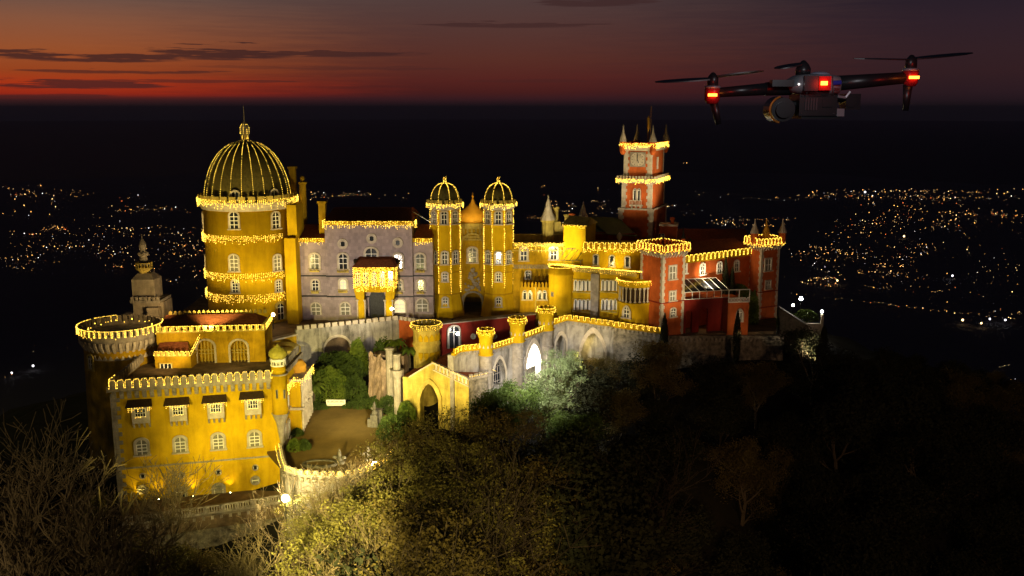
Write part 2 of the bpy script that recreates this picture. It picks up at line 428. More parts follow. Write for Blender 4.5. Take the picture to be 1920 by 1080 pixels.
def ribbon(b, path, z0, z1, t, inset=0.0):
    """low wall along a path of (x,y[,z])"""
    P = [tuple(p) + ((0,) if len(p) == 2 else ()) for p in path]; n = len(P)
    closed = math.dist(P[0], P[-1]) < 1e-4
    def nrm(i):
        a = P[i - 1] if i > 0 else (P[-2] if closed else P[0]); c = P[i + 1] if i < n - 1 else (P[1] if closed else P[-1])
        dx, dy = c[0] - a[0], c[1] - a[1]; l = math.hypot(dx, dy) or 1; return -dy / l, dx / l
    V = []
    for i, p in enumerate(P):
        nx, ny = nrm(i)
        for d, z in ((inset, z0), (inset + t, z0), (inset + t, z1), (inset, z1)): V.append((p[0] + nx * d, p[1] + ny * d, z + p[2]))
    fs = []
    for i in range(n - 1):
        for k in range(4): fs.append((4 * i + k, 4 * (i + 1) + k, 4 * (i + 1) + (k + 1) % 4, 4 * i + (k + 1) % 4))
    fs += [(3, 2, 1, 0), tuple(4 * (n - 1) + k for k in range(4))]
    b.add(V, fs)
def corbels(b, path, z, step=.9, w=.35, h=.8, d=.45):
    pts, st = along(path, step)
    for (x, y, a, zz) in pts:
        nx, ny = math.sin(a), -math.cos(a); ux, uy = math.cos(a), math.sin(a)
        def q(u, o, z_): return (x + u * ux + o * nx, y + u * uy + o * ny, z + zz + z_)
        V = [q(-w / 2, 0, -h), q(w / 2, 0, -h), q(w / 2, d, -h * .35), q(-w / 2, d, -h * .35), q(-w / 2, 0, 0), q(w / 2, 0, 0), q(w / 2, d, 0), q(-w / 2, d, 0)]
        b.add(V, [(0, 1, 2, 3), (4, 7, 6, 5), (3, 2, 6, 7), (0, 3, 7, 4), (1, 5, 6, 2)])
NB = [0]
def strings(name, label, pts, r=.06, mat=bulb, group='strings of warm fairy lights on the palace'):
    """a light string: every bulb at its own world place, plus nothing else"""
    b = MB(); o = pts[0]
    pts = [p for i, p in enumerate(pts) if i == 0 or random.random() > .06]
    for p in pts: b.octa(p, r * .88 * random.uniform(.6, 1.15))
    NB[0] += len(pts)
    ob = b.make(name, mat, org=tuple(o)); return tag(ob, label, 'light string', group)
def icicle_pts(st, path, z, step=.3, drop=(.35, 1.0), off=.12, gap=.19):
    out = []
    pts, s = along(path, step)
    for (x, y, a, zz) in pts:
        nx, ny = math.sin(a) * off, -math.cos(a) * off
        n = 1 + int(random.uniform(*drop) / gap)
        for k in range(n):
            if random.random() < .12: continue
            out.append(st.w(x + nx + random.uniform(-.05, .05), y + ny + random.uniform(-.04, .04), z + zz - k * gap + random.uniform(-.05, .05)))
    return out
def wave_pts(st, path, z, step=1.0, w=.6, h=.7, gap=.16, off=.1, kind='round'):
    out = []; pts, s = along(path, step)
    for (x, y, a, zz) in pts:
        ux, uy = math.cos(a), math.sin(a); nx, ny = uy * off, -ux * off
        W = w / 2 + .04; G = s / 2
        line = [(-G, 0), (-W, 0), (-W, h * .72), (-W * .6, h), (W * .6, h), (W, h * .72), (W, 0), (G, 0)] if kind == 'round' else [(-G, 0), (-W, 0), (-W, h), (W, h), (W, 0), (G, 0)]
        for (u0, z0), (u1, z1) in zip(line, line[1:]):
            l = math.dist((u0, z0), (u1, z1)); n = max(1, round(l / gap))
            for k in range(n):
                f = k / n; u = u0 + (u1 - u0) * f; q = z0 + (z1 - z0) * f
                out.append(st.w(x + u * ux + nx, y + u * uy + ny, z + zz + q + random.uniform(-.02, .02)))
    return out
def line_pts(st, P, gap=.2, jit=.03):
    out = []
    for a, b in zip(P, P[1:]):
        n = max(1, round(math.dist(a, b) / gap))
        for k in range(n):
            f = k / n; p = [a[i] + (b[i] - a[i]) * f + random.uniform(-jit, jit) for i in range(3)]; out.append(st.w(*p))
    return out
def spot(loc, tgt, power, col=(1, .82, .5), ang=60, size=.35, blend=.8, name='floodlight', parent=None):
    l = bpy.data.lights.new(name, 'SPOT'); l.energy = power; l.color = col; l.spot_size = R(ang); l.spot_blend = blend; l.shadow_soft_size = size
    o = bpy.data.objects.new(name, l); scene.collection.objects.link(o); o.location = loc
    o.rotation_euler = (Vector(tgt) - Vector(loc)).to_track_quat('-Z', 'Y').to_euler(); return o
def point(loc, power, col=(1, .82, .5), size=.25, name='lamp_light'):
    l = bpy.data.lights.new(name, 'POINT'); l.energy = power; l.color = col; l.shadow_soft_size = size
    o = bpy.data.objects.new(name, l); scene.collection.objects.link(o); o.location = loc; return o
# ================================================================== 1 drum tower
TZ = 9.0   # level of the upper terrace
st = site(470, 142, TZ, 0, 19); r = 6.5; Yf = 142 - r
dt = thing('drum_tower', 'huge yellow cylindrical tower with a dark ribbed dome outlined in lights', 'tower', st)
zt = Z(372, 142) - TZ
b = MB(); b.lathe([(r + .12, -2), (r + .12, .9), (r, 1.0), (r, zt - 1.3)], 64); b.make('wall', yellow, dt, True)
b = MB(); b.lathe([(r, zt - 1.3), (r + .25, zt - 1.2), (r + .3, zt - .8), (r + .55, zt - .55), (r + .6, zt - .1), (r + .5, zt), (r + .2, zt), (r + .2, zt - .4), (0, zt - .4)], 64, ca=False)
b.make('cornice', pstone, dt, False)
b = MB(); crenels(b, circ(r + .58, 64), zt, 1.35, .95, .85, .35); b.make('battlement', ochre, dt)
for zz in (Z(452, Yf) - TZ, Z(523, Yf) - TZ, Z(561, Yf) - TZ):
    b = MB(); b.lathe([(r, zz - .12), (r + .12, zz - .1), (r + .12, zz + .08), (r, zz + .12)], 64, ca=False); b.make('string_course', yellow2, dt)
# dome
dz = zt - .3; dr = 6.12; dh = Z(264, 142) - TZ - dz
dprof = []
for i in range(15):
    t = i / 14; a = t * PI / 2
    dprof.append((dr * (math.cos(a) ** .92 if t < 1 else 0) if t < .999 else .55, dz + dh * (math.sin(a) ** 1.05 if t else 0)))
dprof = [(dr * .985, dz - .2)] + dprof[:-1] + [(.6, dz + dh)]
b = MB(); b.lathe(dprof, 72, ca=False); dome = b.make('dome', olivetile, dt, True)
b = MB()
for i in range(24):
    a = 2 * PI * (i + .5) / 24
    for p, q in zip(dprof[1:], dprof[2:]):
        b.tube((p[0] * math.cos(a), p[0] * math.sin(a), p[1]), (q[0] * math.cos(a), q[0] * math.sin(a), q[1]), .11, n=4)
b.make('rib', olivetile, dome)
b = MB(); zl = dz + dh
b.lathe([(.8, zl - .15), (.8, zl + .1), (.7, zl + .2)], 12)
for i in range(8):
    a = 2 * PI * i / 8; b.tube((.55 * math.cos(a), .55 * math.sin(a), zl), (.6 * math.cos(a), .6 * math.sin(a), zl + 1.9), .07)
b.lathe([(.3, zl + .2), (.3, zl + 1.7)], 8)
b.lathe([(.66, zl + 1.8), (.6, zl + 2.1), (.25, zl + 2.6), (.08, zl + 2.9), (.04, zl + 5.0)], 12); b.make('lantern', pstone, dome)
for px in (441, 512):    # round dormers at the foot of the dome
    a, zz = st.oncyl(px, 352, dr); c_, s_ = math.cos(a), math.sin(a)
    w_ = window(dt, (dr + .15) * c_, (dr + .15) * s_, dz + .75, a + PI / 2, 1.1, 1.1, 'circle', pstone, glass, (1, 0), False, .25)
for (px, py, w, h, k) in [(440, 429, 1.25, 2.35, 'round'), (517, 428, 1.2, 2.3, 'round'), (440, 508, 1.25, 2.3, 'round'), (520, 507, 1.15, 2.25, 'round'), (442, 548, .9, 1.7, 'round'), (522, 546, .85, 1.6, 'round'),
                          (382, 428, 1.2, 2.3, 'round'), (382, 508, 1.2, 2.3, 'round')]:
    a, zz = st.oncyl(px, py, r)
    window(dt, (r + .03) * math.cos(a), (r + .03) * math.sin(a), zz - TZ if False else zz, a + PI / 2, w, h, k, pstone, curtain if py > 500 and py < 520 else glass, (1, 3))
# square pier on the flank + arched door
b = MB(); x0 = X(536, 136.5, 16) - st.loc.x; x1 = X(557, 136.5, 16) - st.loc.x
b.box(x0, x1, -5.7, 2, -2, Z(447, 136.3) - TZ); b.box(x0 + .3, x1 + .05, -4.6, 0, Z(447, 136.3) - TZ, Z(385, 137) - TZ); b.make('buttress', yellow, dt)
a, zz = st.oncyl(525, 606, r)
window(dt, (r + .2) * math.cos(a), (r + .2) * math.sin(a), max(.3, zz), a + PI / 2, 1.1, 2.4, 'round', ochre, glass, (1, 2), False, .35)
# chimneys that belong to the tower
def chimney(st, px, pyb, pyt, Y, w, mat, parent, rnd=False, cap=True):
    x = X(px, Y, Z(pyt, Y)); p = st.i @ Vector((x, Y, 0)); z0 = Z(pyb, Y) - st.loc.z; z1 = Z(pyt, Y) - st.loc.z
    b = MB()
    if rnd:
        b.lathe([(w / 2, z0), (w / 2, z1 - .4), (w / 2 + .15, z1 - .25), (w / 2 + .15, z1), (0, z1)], 12, (p.x, p.y))
        if cap: b.ball((p.x, p.y, z1 + .55), .38); b.tube((p.x, p.y, z1), (p.x, p.y, z1 + .4), .2)
    else:
        b.rbox((p.x, p.y), 0, w / 2, w / 2, z0, z1 - .3); b.rbox((p.x, p.y), 0, w / 2 + .15, w / 2 + .15, z1 - .3, z1)
    return b.make('chimney', mat, parent)
chimney(st, 567, 440, 341, 146, 1.05, yellow2, dt, True)
chimney(st, 548, 440, 312, 147, .95, yellow2, dt)
for i, (py, t) in enumerate([(376, 'upper rim of the drum tower just under its battlement'), (443, 'drum tower between its two rows of tall windows'), (514, 'drum tower above its smallest windows'), (554, 'foot of the drum tower')]):
    p = circ(r + (.6 if i == 0 else .16), 64) if i == 0 else circ(r + .16, 64, R(-215), R(-32))
    strings('light_string', 'icicle light string round the ' + t, icicle_pts(st, p, Z(py, Yf) - TZ, .27, (.5, 1.35)))
pts = []
for i in range(24):
    a = 2 * PI * (i + .5) / 24; P = [((q[0] + .14) * math.cos(a), (q[0] + .14) * math.sin(a), q[1]) for q in dprof[1:]]; pts += line_pts(st, P, .27, .02)
strings('light_string', 'light strings running down every rib of the big dome', pts, .055)
pts = []
for i in range(8):
    a = 2 * PI * i / 8; P = [(q[0] * math.cos(a), q[0] * math.sin(a), q[1]) for q in [(.8, zl), (.42, zl + .3), (.42, zl + .7), (.68, zl + 1.1), (.68, zl + 1.9), (.3, zl + 2.6)]]; pts += line_pts(st, P, .24, .02)
strings('light_string', 'lights outlining the little lantern on top of the big dome', pts, .055)

# ================================================================== 2 lilac wing
Yl = 139.0; st = site(694, Yl, TZ)
lw = thing('lilac_wing', 'long lilac tiled palace wing between the drum tower and the twin gate towers', 'palace wing', st)
xl = lambda px, py=520, dy=0: st.on(px, py, dy)[0]
zl_ = lambda py, dy=0: st.on(690, py, dy)[1]
A0, A1, A2, A3 = xl(556), xl(613), xl(775), xl(812)
zs, zc = zl_(448), zl_(416, -.4)
b = MB(); b.box(A0, A1, 0, 11, -2, zs); b.box(A2, A3, 0, 11, -2, zs); b.box(A1, A2, -.4, 12, -2, zc); b.make('wall', lilac, lw)
b = MB()
for a, c, z_, y_ in ((A0, A1 - .01, zs, 0), (A2 + .01, A3, zs, 0), (A1, A2, zc, -.4)):
    b.box(a - .1, c + .1, y_ - .3, y_ + .3, z_ - .45, z_ + .15)
b.make('cornice', yellow2, lw)
b = MB()
for a, c, z_, y_ in ((A0, A1, zs, .1), (A2, A3, zs, .1), (A1, A2, zc, -.3)):
    h = 1.1 if z_ > zs else 1.0
    b.add([(a, y_, z_ + .15), (c, y_, z_ + .15), (c, y_ + 11, z_ + .15), (a, y_ + 11, z_ + .15), (a + .5, y_ + 4.5, z_ + h + .4), (c - .5, y_ + 4.5, z_ + h + .4), (c - .5, y_ + 6.5, z_ + h + .4), (a + .5, y_ + 6.5, z_ + h + .4)],
          [(0, 1, 5, 4), (1, 2, 6, 5), (2, 3, 7, 6), (3, 0, 4, 7), (4, 5, 6, 7)])
b.make('roof', rooftile, lw)
for py in (517, 555):
    b = MB(); z_ = zl_(py); b.box(A0, A1 - .02, -.1, .02, z_ - .1, z_ + .1); b.box(A1 - .02, A2 + .02, -.5, -.38, z_ - .1, z_ + .1); b.box(A2 + .02, A3, -.1, .02, z_ - .1, z_ + .1); b.make('string_course', iron, lw)
def wl(px, pyb, w, h, fill=glass, kind='round', dy=0, surr=pstone, bars=(1, 2), sill=True, fw=.28):
    x, z_ = st.on(px, pyb, dy); return window(lw, x, dy - .03, z_, 0, w, h, kind, surr, fill, bars, sill, fw)
for px, dy in ((591, 0), (644, -.4), (747, -.4), (788, 0)):
    wl(px, 504, 1.25, 2.2, dy=dy)
wl(697, 502, 1.7, 2.9, dy=-.4)
for px, dy in ((592, 0), (748, -.4), (789, 0)): wl(px, 544, .95, 1.5, dy=dy)
wl(644, 542, .95, 1.45, litwin, dy=-.4)
wl(593, 590, 1.35, 1.75, curtain, fw=.2, sill=False); wl(648, 590, 1.35, 1.8, curtain, dy=-.4, fw=.2, sill=False)
wl(750, 586, 1.6, 2.0, litwin, dy=-.4, fw=.2, sill=False).name = 'window'
wl(792, 584, 1.6, 1.9, curtain, fw=.2, sill=False)
for px, py in ((643, 462), (697, 452), (746, 460)): wl(px, py, .75, .75, glass, 'circle', -.4, pstone, (0, 0), False, .4)
# portico with the glowing oriel
P0, P1 = xl(663, 520, -3.2), xl(740, 520, -3.2); zp0, zp1 = st.on(700, 548, -3.2)[1], st.on(700, 501, -3.2)[1]; pc = (P0 + P1) / 2; hw = (P1 - P0) / 2
b = MB(); b.box(P0, P1, -3.2, -.41, zp0, zp1)
for s in (-1, 1):
    b.box(pc + s * (hw - .95) - .45, pc + s * (hw - .95) + .45, -3.05, -2.15, -2, zp0 - .002)
    b.add([(pc + s * (hw - .5), -3.0, zp0 - 2), (pc + s * (hw - .3), -2.2, zp0 - 2), (pc + s * (hw - .5), -2.2, zp0), (pc + s * hw, -3.0, zp0), (pc + s * hw, -2.2, zp0), (pc + s * (hw - .5), -3.0, zp0)], [(0, 1, 4, 3), (0, 3, 5), (1, 2, 4)])
porch = b.make('porch', yellow, lw)
b = MB(); b.add([(P0 - .25, -3.5, zp1), (P1 + .25, -3.5, zp1), (P1 + .25, -.41, zp1), (P0 - .25, -.41, zp1), (P0 + .5, -.41, zp1 + 1.1), (P1 - .5, -.41, zp1 + 1.1), (P1 - .8, -1.6, zp1 + .9), (P0 + .8, -1.6, zp1 + .9)],
                [(0, 1, 6, 7), (1, 2, 5, 6), (3, 0, 7, 4), (7, 6, 5, 4), (0, 3, 2, 1)]); b.make('roof', rooftile, porch)
for s in (-1, 1):
    for q in (-1, 1):
        b = MB(); x = pc + s * (hw - .95) + q * .55; b.tube((x, -3.15, -1), (x, -3.15, zp0 - 1.3), .1, n=8); b.box(x - .18, x + .18, -3.33, -2.97, zp0 - 1.3, zp0 - 1.1); b.make('column', pstone, porch)
b = MB(); b.outline(arch(2.5, zp0 + 1.2, 'pointed'), (pc, -.46, -.6), 0, .04); b.make('door', iron, lw)
for i in range(5):
    x = P0 + (P1 - P0) * (i + .5) / 5; window(porch, x, -3.23, zp0 + .9, 0, .7, 2.2, 'round', yellow2, glass, (1, 1), False, .12)
pts = []
for i in range(52):
    x = P0 + (P1 - P0) * (i + .5) / 52 + random.uniform(-.03, .03); q = abs(i - 25.5) / 26; L_ = (3.4 + random.uniform(-.3, .4)) if q > .3 else 2.9 + random.uniform(-.5, .7)
    for k in range(int(L_ / .19)):
        if random.random() < .85: pts.append(st.w(x, -3.55, zp1 - .05 - k * .19 + random.uniform(-.05, .05)))
for s in (P0 - .1, P1 + .1):
    for y in (-.8, -1.4, -2.0, -2.6, -3.1):
        for k in range(12): pts.append(st.w(s, y, zp1 - .1 - k * .27))
strings('light_curtain', 'dense curtain of lights covering the porch oriel on the lilac front', pts, .06)
strings('light_string', 'icicle lights along the tall middle eaves of the lilac wing', icicle_pts(st, [(A1 - .15, 2), (A1 - .15, -.75), (A2 + .3, -.75), (A2 + .3, 2)], zc + .1, .24, (.5, 1.25)))
strings('light_string', 'short icicle lights on the low lilac eaves beside the drum tower', icicle_pts(st, [(A0, -.35), (A1 - .2, -.35)], zs + .1, .25, (.5, 1.1)))
strings('light_string', 'short icicle lights on the low lilac eaves beside the gate tower', icicle_pts(st, [(A2 + .35, -.35), (A3, -.35)], zs + .1, .25, (.5, 1.1)))
for px, pyb, w in ((591, 506, 1.4), (644, 507, 1.7), (697, 505, 2), (747, 505, 1.4), (788, 507, 1.4), (592, 546, 1.1), (644, 545, 1.3), (748, 547, 1.1), (789, 547, 1.1)):
    dy = -.4 if 613 < px < 775 else 0; x, z_ = st.on(px, pyb, dy)
    b = MB()
    for k in range(26): b.ball((x + random.uniform(-w / 2, w / 2), dy - .45 + random.uniform(-.12, .1), z_ + random.uniform(-.1, .14)), random.uniform(.05, .12), n=5, m=3)
    b.box(x - w / 2, x + w / 2, dy - .6, dy - .35, z_ - .25, z_ - .05); b.make('flower_box', ochre, lw)
chimney(st, 604, 440, 377, 141, 1.0, yellow2, lw)
b = MB(); b.tube((A2 - 1, 4, zc + 1.4), (A2 + 3.2, 4, zs + 1.5), .05, n=4); b.make('roof_cable', steel, lw)

# ================================================================== 3 gate towers and hall between
def gate_tower(px, label):
    Y = 143; s_ = site(px, Y, TZ); r = 2.28
    t = thing('gate_tower', label, 'tower', s_, 'twin domed gate towers'); ztop = Z(392, Y) - TZ
    oc = lambda r_: [(r_ * math.cos(PI / 8 + PI * i / 4), r_ * math.sin(PI / 8 + PI * i / 4)) for i in range(8)]
    b = MB(); b.prism(oc(r + .75), -2, -.4); b.prism(oc(r + .75), -.4, 3.2, oc(r)); b.prism(oc(r), 3.2, ztop); b.make('wall', yellow, t)
    b = MB(); b.prism(oc(r), ztop, ztop + .5, oc(r + .45)); b.prism(oc(r + .45), ztop + .5, ztop + .9)
    b.make('cornice', pstone, t)
    b = MB(); crenels(b, oc(r + .42) + oc(r + .42)[:1], ztop + .9, .85, .5, .6, .25); b.make('battlement', ochre, t)
    d0 = ztop + .9; dh = Z(343, Y) - TZ - d0; pr = [(2.15, d0)] + [(2.15 * math.cos(q) ** .85, d0 + .3 + (dh - .3) * math.sin(q)) for q in [PI / 2 * i / 9 for i in range(9)]] + [(.12, d0 + dh), (.1, d0 + dh + .5)]
    b = MB(); b.lathe(pr, 24); d = b.make('dome', olivetile, t, True)
    b = MB(); b.ball((0, 0, d0 + dh + .75), .2); b.tube((0, 0, d0 + dh), (0, 0, d0 + dh + .6), .1); b.make('finial', gold, d)
    for (py, w, h) in ((420, .85, 1.8), (495, .85, 1.8), (527, .7, 1.25), (574, .7, 1.3)):
        zz = Z(py, Y - r * .92) - TZ; window(t, 0, -r * math.cos(PI / 8) - (.18 if py > 560 else .03), zz, 0, w, h, 'round', pstone, glass, (1, 2), True, .22)
        for q in (-1, 1):
            a = -PI / 2 + q * PI / 4; rr = r * math.cos(PI / 8) + (.18 if py > 560 else .03)
            if py in (420, 495): window(t, rr * math.cos(a), rr * math.sin(a), zz, a + PI / 2, w, h, 'round', pstone, glass, (1, 2), True, .22)
    for zz in (Z(512, Y - r) - TZ, Z(553, Y - r) - TZ):
        b = MB(); b.prism(oc(r + .1), zz - .1, zz + .12); b.make('string_course', yellow2, t)
    which = 'beside the lilac wing' if px < 880 else 'beside the long ochre wing'
    pts = []
    zlow = Z(553 if px < 880 else 543, Y - r) - TZ
    for x, y in oc(r + .12): pts += line_pts(s_, [(x, y, ztop), (x, y, zlow)], .3, .05)
    strings('light_string', 'vertical light strings down the corners of the gate tower ' + which, pts, .075)
    strings('light_string', 'icicle lights round the crown of the gate tower ' + which, icicle_pts(s_, oc(r + .5) + oc(r + .5)[:1], ztop + .95, .24, (.3, .8)), .07)
    pts = []
    for i in range(8):
        a = PI / 8 + PI * i / 4; pts += line_pts(s_, [((q[0] + .08) * math.cos(a), (q[0] + .08) * math.sin(a), q[1]) for q in pr[1:]], .22, .02)
    for i in range(9): a = i * 2.4; pts.append(s_.w(.2 * math.cos(a), .2 * math.sin(a), d0 + dh + .3 + i * .07))
    strings('light_string', 'lights tracing the little dome of the gate tower ' + which, pts, .06)
    return t
gate_tower(836, 'slim domed octagonal tower with vertical light strings, next to the lilac wing')
gate_tower(935, 'slim domed octagonal tower with vertical light strings, next to the ochre wing')
st = site(886, 144.5, TZ)
gh = thing('gate_hall', 'carved yellow gateway with an onion dome between the twin gate towers', 'gateway', st)
zt = Z(425, 144.5) - TZ; zd = Z(548, 144.5) - TZ
b = MB(); b.wall(-3.0, 3.0, -2, zt, 0, .8, [(0, 2.7, zd - 1.6, 1.6, 'round', -3)]); b.box(-3, 3, .8, 9, zd + .3, zt); b.box(-3, 3, 8, 9, -2, zd + .29); b.make('wall', yellow2, gh)
b = MB()
for z_, d_ in ((zt, .4), (zt - 1.4, .2), (zt - 1.8, .12)): b.box(-3, 3, -d_, 0, z_ - .3, z_)
b.box(-2.9, 2.9, -.5, .4, zt, zt + .5)
for i in range(9): b.box(-2.7 + i * .62, -2.4 + i * .62, -.18, -.002, zt - 1.2, zt - .35)
b.make('cornice', ochre, gh)
b = MB()   # carved arch mouldings and the sculpted group over the door
b.ring([(u * 1.3, z_ * 1.08 + .0) for u, z_ in arch(2.7, zd, 'round')], arch(2.7, zd, 'round'), -.35, 0)
for i in range(46):
    q = random.random(); z_ = zd + .2 + q * 3.4; b.ball((random.uniform(-1, 1) * (1.5 - 1.0 * q), -.25, z_), random.uniform(.14, .3), 1, .8, 1, 6, 4)
b.make('carving', stone, gh)
window(gh, 0, -.03, Z(492, 144.5) - TZ, 0, 1.2, 2.2, 'round', pstone, glass, (1, 2), True, .3)
b = MB(); b.ring([(u, z_) for u, z_ in arch(3.6, 2.2, 'round')], arch(3.1, 1.9, 'round'), -.25, 0); o = b.make('arch_moulding', ochre, gh); o.location = (0, 0, Z(463, 144.5) - TZ)
d0 = zt + .5; top = Z(378, 146) - TZ
hd = top - d0; pr = [(2.9, d0), (2.85, d0 + .1 * hd), (2.6, d0 + .28 * hd), (2.05, d0 + .45 * hd), (1.35, d0 + .6 * hd), (.75, d0 + .76 * hd), (.35, d0 + .92 * hd), (.12, top + .3), (.06, top + 1.3)]
b = MB(); b.lathe(pr, 32, (0, 2.9)); b.ball((0, 2.9, top + .7), .22); b.make('onion_dome', gold, gh, True)

# ================================================================== 4 ochre wing right of the gate
Yw = 142; st = site(1020, Yw, TZ)
ow = thing('ochre_wing', 'long plain ochre wing with an icicle lit parapet beside the gate tower', 'palace wing', st)
x0 = st.on(962, 500)[0]; x1 = st.on(1082, 500)[0]; zt = st.on(1000, 462)[1]
b = MB(); b.box(x0, x1, 0, 9, -2, zt); b.make('wall', yellow2, ow)
b = MB(); b.box(x0, x1 + .1, -.2, .3, zt, zt + .5); b.box(x0, x1 + .1, -.12, 0, zt - .7, zt - .5); b.make('cornice', ochre, ow)
b = MB(); b.box(x0, x1, 5, 5.5, zt, zt + 1.2)
b.make('parapet', ochre, ow)
for px, py in ((982, 488), (1038, 486)): 
    x, z_ = st.on(px, py); window(ow, x, -.03, z_, 0, 1.0, 1.9, 'round', pstone, glass, (1, 2), True, .25)
x, z_ = st.on(990, 522); window(ow, x, -.03, z_, 0, .7, 1.1, 'round', pstone, glass, (1, 1), True, .2)
b = MB(); z_ = st.on(1000, 502)[1]
for i in range(24): b.ball((x0 + .3 + i * .34, -.05, z_ + .15), .15, 1, .5, 1, 6, 4)
b.box(x0, x1, -.08, 0, z_ - .1, z_); b.box(x0, x1, -.08, 0, z_ + .35, z_ + .45); b.make('frieze', stone, ow)
strings('light_string', 'icicle lights along the parapet of the long ochre wing', icicle_pts(st, [(x0 + .2, -.3), (x1, -.3)], zt + .6, .22, (.6, 1.5)))
# crenellated loggia in front
st = Site(X(975, 138, 12), 138, TZ, R(-7))
lg = thing('crenellated_loggia', 'low orange loggia with tall merlons and twin arched windows below the ochre wing', 'building', st)
x1 = st.on(1034, 540)[0]; zt = st.on(1000, 538)[1]
b = MB(); b.box(0, x1, 0, 4, -2, zt); b.make('wall', yellow2, lg)
b = MB(); crenels(b, [(0, 0), (x1, 0)], zt, .52, .3, .85, .3, 'pointed'); b.make('battlement', yellow2, lg)
for px in (984, 994, 1012, 1021):
    x, z_ = st.on(px, 561); window(lg, x, -.03, z_, 0, .55, 1.3, 'pointed', pstone, glass, (0, 1), True, .12)
b = MB(); b.box(x1 / 2 - .1, x1 / 2 + .1, -.15, 0, -2, zt); b.make('pilaster', ochre, lg)

# ================================================================== 5 rooftop cluster behind (chapel turrets, sheds)
def spire_turret(px, Y, pyb, pyw, pyt, r, mat, roofmat, name, label, cat='turret', group=None):
    zb = Z(pyb, Y); s_ = site(px, Y, zb); t = thing(name, label, cat, s_, group); h = Z(pyw, Y) - zb; H = Z(pyt, Y) - zb
    b = MB(); b.lathe([(r * .9, -1), (r * .9, h * .85), (r * 1.08, h * .92), (r * 1.08, h)], 10); b.make('wall', mat, t)
    b = MB(); b.lathe([(r * 1.15, h), (r * .62, h + (H - h) * .35), (r * .28, h + (H - h) * .7), (.05, H - .4), (.03, H)], 10); b.ball((0, 0, H - .3), .14, n=6, m=4); b.make('spire', roofmat, t); return t
spire_turret(1028, 147, 445, 412, 365, 1.05, ochre, pstone, 'spired_turret', 'pale stone turret with a tall pointed spire behind the ochre wing')
spire_turret(1094, 149, 440, 412, 377, .85, ochre, pstone, 'spired_turret', 'narrower spired turret behind the green roofed shed')
st = site(1045, 148, 15)
ch = thing('chapel_block', 'jumbled pale yellow chapel roof block with chimneys between two spires', 'building', st)
b = MB(); x0, x1 = st.on(1022, 430)[0], st.on(1052, 430)[0]; x2 = st.on(1108, 430)[0]
b.box(x0, x1, 0, 5, -6, st.on(1040, 416)[1]); b.box(x1, x2, .5, 6, -6, st.on(1040, 424)[1]); b.box(x1 + .8, x1 + 2.4, -.6, 1.5, -6, st.on(1040, 432)[1]); b.make('wall', ochre, ch)
b = MB(); zz = st.on(1040, 424)[1]; crenels(b, [(x1, .5), (x2, .5)], zz, .9, .5, .6, .4); b.make('battlement', pstone, ch)
for px, pt, w in ((1042, 388, .9), (1062, 402, .6), (1073, 400, .8)):
    chimney(st, px, 430, pt, 149, w, ochre if px != 1073 else red, ch, True, False)
st = Site(X(1062, 141.5, 17), 141.5, 12, R(-22))
gb = thing('bright_gable_block', 'bright yellow corner block glowing under its eaves beside the green roof', 'building', st)
x1 = st.on(1098, 440)[0]; zt = st.on(1080, 423)[1]
b = MB(); b.box(-.5, x1, 0, 5, -5, zt); b.make('wall', yellow, gb)
b = MB(); b.add([(-.8, -.3, zt), (x1 + .3, -.3, zt), (x1 + .3, 5.2, zt), (-.8, 5.2, zt), (-.4, 2.5, zt + 1.2), (x1, 2.5, zt + 1.0)], [(0, 1, 5, 4), (2, 3, 4, 5), (1, 2, 5), (3, 0, 4), (3, 2, 1, 0)]); b.make('roof', ochre, gb)
strings('light_string', 'short row of lights on the eaves of the bright yellow corner block', icicle_pts(st, [(-.6, -.35), (x1 + .3, -.35)], zt + .1, .25, (.1, .5)))
st = Site(X(1100, 146, 17), 146, 12, R(6))
sh = thing('green_roofed_shed', 'dark red shed block under two flat dull green metal roofs', 'building', st)
xa = st.on(1140, 430)[0]; xb = st.on(1190, 430)[0]; z1, z2 = st.on(1120, 436)[1], st.on(1160, 437)[1]
b = MB(); b.box(-.2, xa, 0, 5, -6, z1); b.box(xa, xb, -.6, 5, -6, z2 - .05); b.make('wall', darkred, sh)
b = MB(); b.add([(-.4, -.4, z1 - .2), (xa, -.4, z1 - .2), (xa, 6, z1 + 1.4), (-.4, 6, z1 + 1.4)], [(0, 1, 2, 3)]); b.add([(xa - .3, -1.0, z2), (xb + .3, -1.0, z2 - .4), (xb - 1.2, 6, z2 + 1.7), (xa - 2.2, 6, z2 + 1.9)], [(0, 1, 2, 3)])
b.add([(xa - .3, -1.0, z2 - .12), (xb + .3, -1.0, z2 - .52), (xb + .3, -1.0, z2 - .4), (xa - .3, -1.0, z2)], [(0, 1, 2, 3)]); b.make('roof', greenroof, sh)
st = site(1290, 152, TZ)
bh = thing('rear_roof_block', 'dark brick red rear building with a flat roof behind the red wing', 'building', st)
x0 = st.on(1100, 440)[0]; x1 = st.on(1405, 440)[0]; zt = st.on(1300, 453)[1]
b = MB(); b.box(x0, x1, 0, 9, -2, zt); b.box(x0, x0 + 6, -1, 5, zt - 1, zt + 2.2); b.make('wall', darkred, bh)
b = MB(); b.add([(x0, -.3, zt), (x1 + .4, -.3, zt), (x1 + .4, 4.5, zt + 1.5), (x0, 4.5, zt + 1.5), (x0, 9.3, zt), (x1 + .4, 9.3, zt)], [(0, 1, 2, 3), (3, 2, 5, 4), (0, 3, 4), (1, 5, 2)]); b.make('roof', rooftile, bh)
b = MB(); crenels(b, [(x0, -1), (x0 + 6, -1)], zt + 2.2, .9, .55, .6, .3, 'round'); b.make('battlement', pstone, bh)

